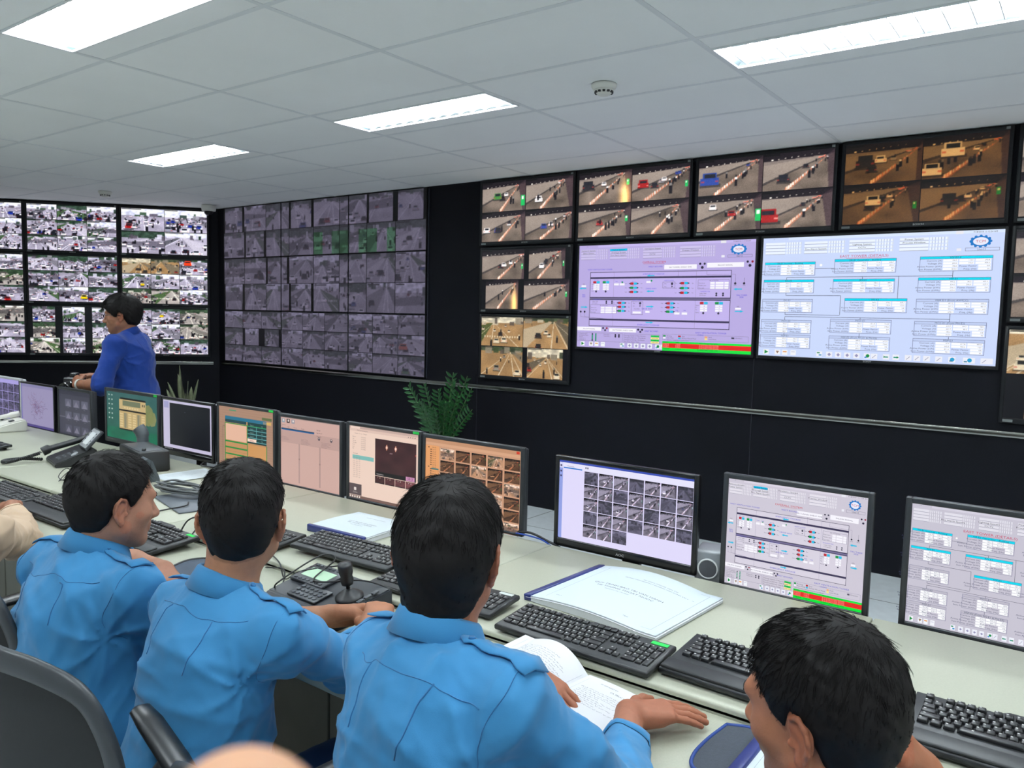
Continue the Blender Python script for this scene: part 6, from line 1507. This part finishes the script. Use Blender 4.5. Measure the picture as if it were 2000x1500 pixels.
for z, r in ((.185, .034), (.075, .026)):
    mb = MB(); mb.lathe([(r, 0), (r, .004), (r * .86, .006), (r * .84, .002)], n=28, M=Matrix.Translation((0, -.056, z)) @ Matrix.Rotation(math.pi / 2, 4, 'X')); mb.build('driver_ring', M_rim, spk)
    mb = MB(); mb.lathe([(r * .84, .003), (r * .5, -.004), (r * .3, .001), (0, .004)], n=24, M=Matrix.Translation((0, -.056, z)) @ Matrix.Rotation(math.pi / 2, 4, 'X')); mb.build('driver', mat('speaker_cone', rgb(70, 72, 78), rough=.6), spk)

# ---------------------------------------------------------------- plants on the floor
M_leafm = mat('zz_leaf', rgb(30, 84, 38), rough=.28, spec=.5, var=.3, vscale=25); M_stem = mat('zz_stem', rgb(70, 110, 60), rough=.4, var=.1)
M_pot = mat('white_pot', rgb(206, 208, 206), rough=.35, var=.05); M_soil = mat('soil', rgb(46, 36, 28), rough=.95, var=.3, vscale=60)
def pot(t, r0, r1, h):
    mb = MB(); mb.lathe([(0, 0), (r0, 0), (r0 * 1.02, .01), (r1, h - .02), (r1 * 1.05, h - .02), (r1 * 1.05, h), (r1 * .92, h), (r1 * .9, h - .04)], n=32); mb.build('pot', M_pot, t)
    mb = MB(); mb.lathe([(r1 * .9, h - .04), (r1 * .4, h - .03), (0, h - .028)], n=24); mb.build('soil', M_soil, t)
zz = thing('potted_plant', 'leafy green potted plant standing against the black wall beside the steel ledge', 'plant', (-.60, 3.08, 0))
pot(zz, .13, .17, .42); rs_ = np.random.RandomState(31)
tips = [(-.40, 0, .97), (-.27, .05, .80), (-.17, -.05, 1.0), (-.05, 0, .96), (.03, .1, 1.10), (.10, .02, 1.05), (.20, .08, 1.08), (.22, -.05, .95), (.32, 0, 1.0), (.34, -.02, .82), (.14, -.12, .88), (-.12, -.15, .86), (.05, -.16, .82)]
for (tx, ty, tz) in tips:
    p0 = Vector((tx * .12, ty * .12, .40)); p3 = Vector((tx, ty, tz)); pts = spline([p0, p0.lerp(p3, .35) + Vector((0, 0, .05)), p0.lerp(p3, .7) + Vector((0, 0, .03)), p3], 8)
    mb = MB(); mb.tube(pts, [.008 - .005 * i / len(pts) for i in range(len(pts))], 6); stm = mb.build('stem', M_stem, zz)
    mb = MB(); n = len(pts)
    for i in range(4, n - 1, 2):
        dr = (pts[i + 1] - pts[i - 1]).normalized(); sd = dr.cross(Vector((ty * .5 + .15, -1, .15))).normalized(); nn = sd.cross(dr)
        for s in (-1, 1):
            L = .10 * (1 - .35 * i / n) * rs_.uniform(.85, 1.15); ax = (dr * .6 + sd * s * .74 + nn * .25).normalized(); wd = ax.cross(nn).normalized() * .0125
            ring = lambda u: pts[i] + ax * (L * u) + nn * (.012 * math.sin(u * 2.5))
            prv = None
            V_ = [[mb.bm.verts.new(ring(u) + wd * (math.sin(math.pi * min(1, u ** .8)) * k * 1.0) + nn * (.004 * abs(k))) for k in (-1, 0, 1)] for u in (.02, .2, .4, .6, .8, .97)]
            for a, b in zip(V_, V_[1:]):
                for k in range(2): f_ = mb.bm.faces.new((a[k], a[k + 1], b[k + 1], b[k])); f_.smooth = True
    o = mb.build('leaves', M_leafm, stm)
sn = thing('snake_plant', 'snake plant with upright pale striped leaves in a tall white pot behind the monitors', 'plant', (-1.95, 1.55, 0))
pot(sn, .12, .16, .74); M_sns = mat('snake_leaf', rgb(104, 112, 84), rough=.45, var=.35, vscale=30)
for k, (bx, by, tx, ty, tz, w) in enumerate(((-.05, 0, -.17, -.04, 1.0, .018), (-.03, .02, -.09, 0, 1.07, .02), (0, -.02, -.03, -.02, 1.14, .016), (.02, 0, .05, 0, 1.02, .022), (.04, .02, .16, .02, 1.04, .018), (0, .04, .0, .06, .97, .02), (-.02, -.04, -.12, -.08, .95, .018), (.03, -.03, .10, -.05, .93, .02))):
    mb = MB(); b0 = Vector((bx, by, .69)); t0 = Vector((tx, ty, tz)); rr = []
    for i in range(10):
        u = i / 9; c_ = b0.lerp(t0, u) + Vector((0, 0, .02 * math.sin(u * 3))); q = w * (.75 + .5 * math.sin(u * 2.6)) * (1 - u ** 4) + .0008; a = k * .7 + u * .5; sd = Vector((math.cos(a), math.sin(a), 0)); nn = Vector((-math.sin(a), math.cos(a), 0))
        rr.append([c_ + sd * q, c_ + nn * .004 * (1 - u), c_ - sd * q, c_ - nn * .003])
    mb.rings(rr); mb.build('leaf', M_sns, sn)
for k in range(7):
    a = k * .9; mb = MB(); mb.tube(spline([(.06 * math.cos(a), .06 * math.sin(a), .70), (.12 * math.cos(a), .12 * math.sin(a), .78), (.19 * math.cos(a), .19 * math.sin(a), .74)], 5), [.006] * 6 + [.002] * 5, 5); mb.build('trailing_leaf', M_leafm, sn)

# ---------------------------------------------------------------- what the people wear and hold
st = P['stand'][1]; so = P['stand'][0]; hM, hC, hS = st['M'], st['hc'], st['hs']; ow = np.array(st['org'])
Lh = lambda *p: Vector(hC + hM @ (V3(p) * hS) - ow)
gl = MB()
for sx in (-1, 1):
    pts = [Lh(sx * .033 + .022 * math.cos(a) * (1.1 if abs(math.cos(a)) > .7 else 1), .108, -.002 + .015 * math.sin(a)) for a in np.linspace(0, 2 * math.pi, 21)]; gl.tube(pts, .0022, 6)
    gl.tube([Lh(sx * .056, .107, .004), Lh(sx * .075, .09, .004), Lh(sx * .086, .02, .002), Lh(sx * .086, -.02, -.006)], .0022, 6)
gl.tube([Lh(-.011, .109, 0), Lh(0, .112, .003), Lh(.011, .109, 0)], .002, 6)
gl.build('glasses', M_glossblack, so)
cmr = thing('camera', 'black camera held low in front of the standing person', 'camera', (-1.655, .585, 1.045), (0, 0, rad(40)))
mb = MB(); mb.box((0, 0, .03), (.13, .055, .085), .012, seg=3); mb.box((0, 0, .085), (.05, .05, .035), .012, seg=3); mb.build('body', M_glossblack, cmr)
mb = MB(); mb.cyl((0, .0, .03), (-.02, -.11, .005), .034, .036, 24); mb.build('lens', M_glossblack, cmr)
mb = MB(); mb.cyl((-.02, -.111, .0045), (-.021, -.113, .004), .028, n=20); mb.build('front_glass', mat('lens_glass', rgb(20, 22, 34), rough=.03), cmr)
mb = MB(); mb.tube(spline([(.06, 0, .06), (.09, -.02, .0), (.08, -.02, -.08), (.05, -.01, -.10)], 6), .004, 6); mb.build('strap', mat('grey_strap', rgb(170, 172, 176), rough=.7), cmr)
def wrist_band(name, label_m, who, w, e, r, h, m):
    ax = Vector(e) - Vector(w); ax.normalize(); c = Vector(w) + ax * .022 - Vector(P[who][1]['org']); u = ax.orthogonal().normalized(); v = ax.cross(u)
    mb = MB(); mb.rings([[c + ax * dz + (u * math.cos(q) + v * math.sin(q)) * (r + dr) for q in [2 * math.pi * k / 24 for k in range(24)]] for dz, dr in ((-h, 0), (-h, .0025), (h, .0025), (h, 0))], cap=False); return mb.build(name, m, P[who][0])
wrist_band('bracelet', None, 'stand', (-1.56, .56, 1.075), (-1.33, .60, 1.085), .034, .009, M_white)
# ring on the hand at the mouse
w_ = np.array((.42, -.615, .795)); d_ = unit(V3(-.17, .06, -.02)); pts = []
c_ = w_ + d_ * .118 + np.array((0, -.010, .004)); u_ = unit(np.cross(d_, (0, 0, 1))); v_ = np.cross(d_, u_)
mb = MB(); mb.tube([Vector(c_ - np.array(P['cream'][1]['org']) + .0105 * (u_ * math.cos(q) + v_ * math.sin(q))) for q in np.linspace(0, 2 * math.pi, 20)], .0018, 6); mb.build('ring', M_chrome, P['cream'][0])

# ---------------------------------------------------------------- the photographer's fingertip at the lower edge
def unproj(px, py, t): return np.array(CAM_P) + t * (np.array(_fw) + (px - 1000) / 1554.16 * np.array(_rt) - (py - 750) / 1554.16 * np.array(_up))
a = unproj(468, 1640, .105); b = unproj(505, 1850, .1); c2 = unproj(560, 2100, .10)
fs = Sdf([Cap(a, b, .0114, .0116, .01), Cap(b, c2, .0116, .0118, .01)]); V, Q = surface(fs, np.min([a, b, c2], 0) - .016, np.max([a, b, c2], 0) + .016, .0014)
fo = mesh_np('finger', V - a, Q, [M_skin], True); color_attr(fo, np.tile(np.array(rgb(214, 164, 132)), (len(V), 1))); o = link('finger', fo); o.location = a; tag(o, 'blurred fingertip intruding at the bottom edge of the photo', 'finger')
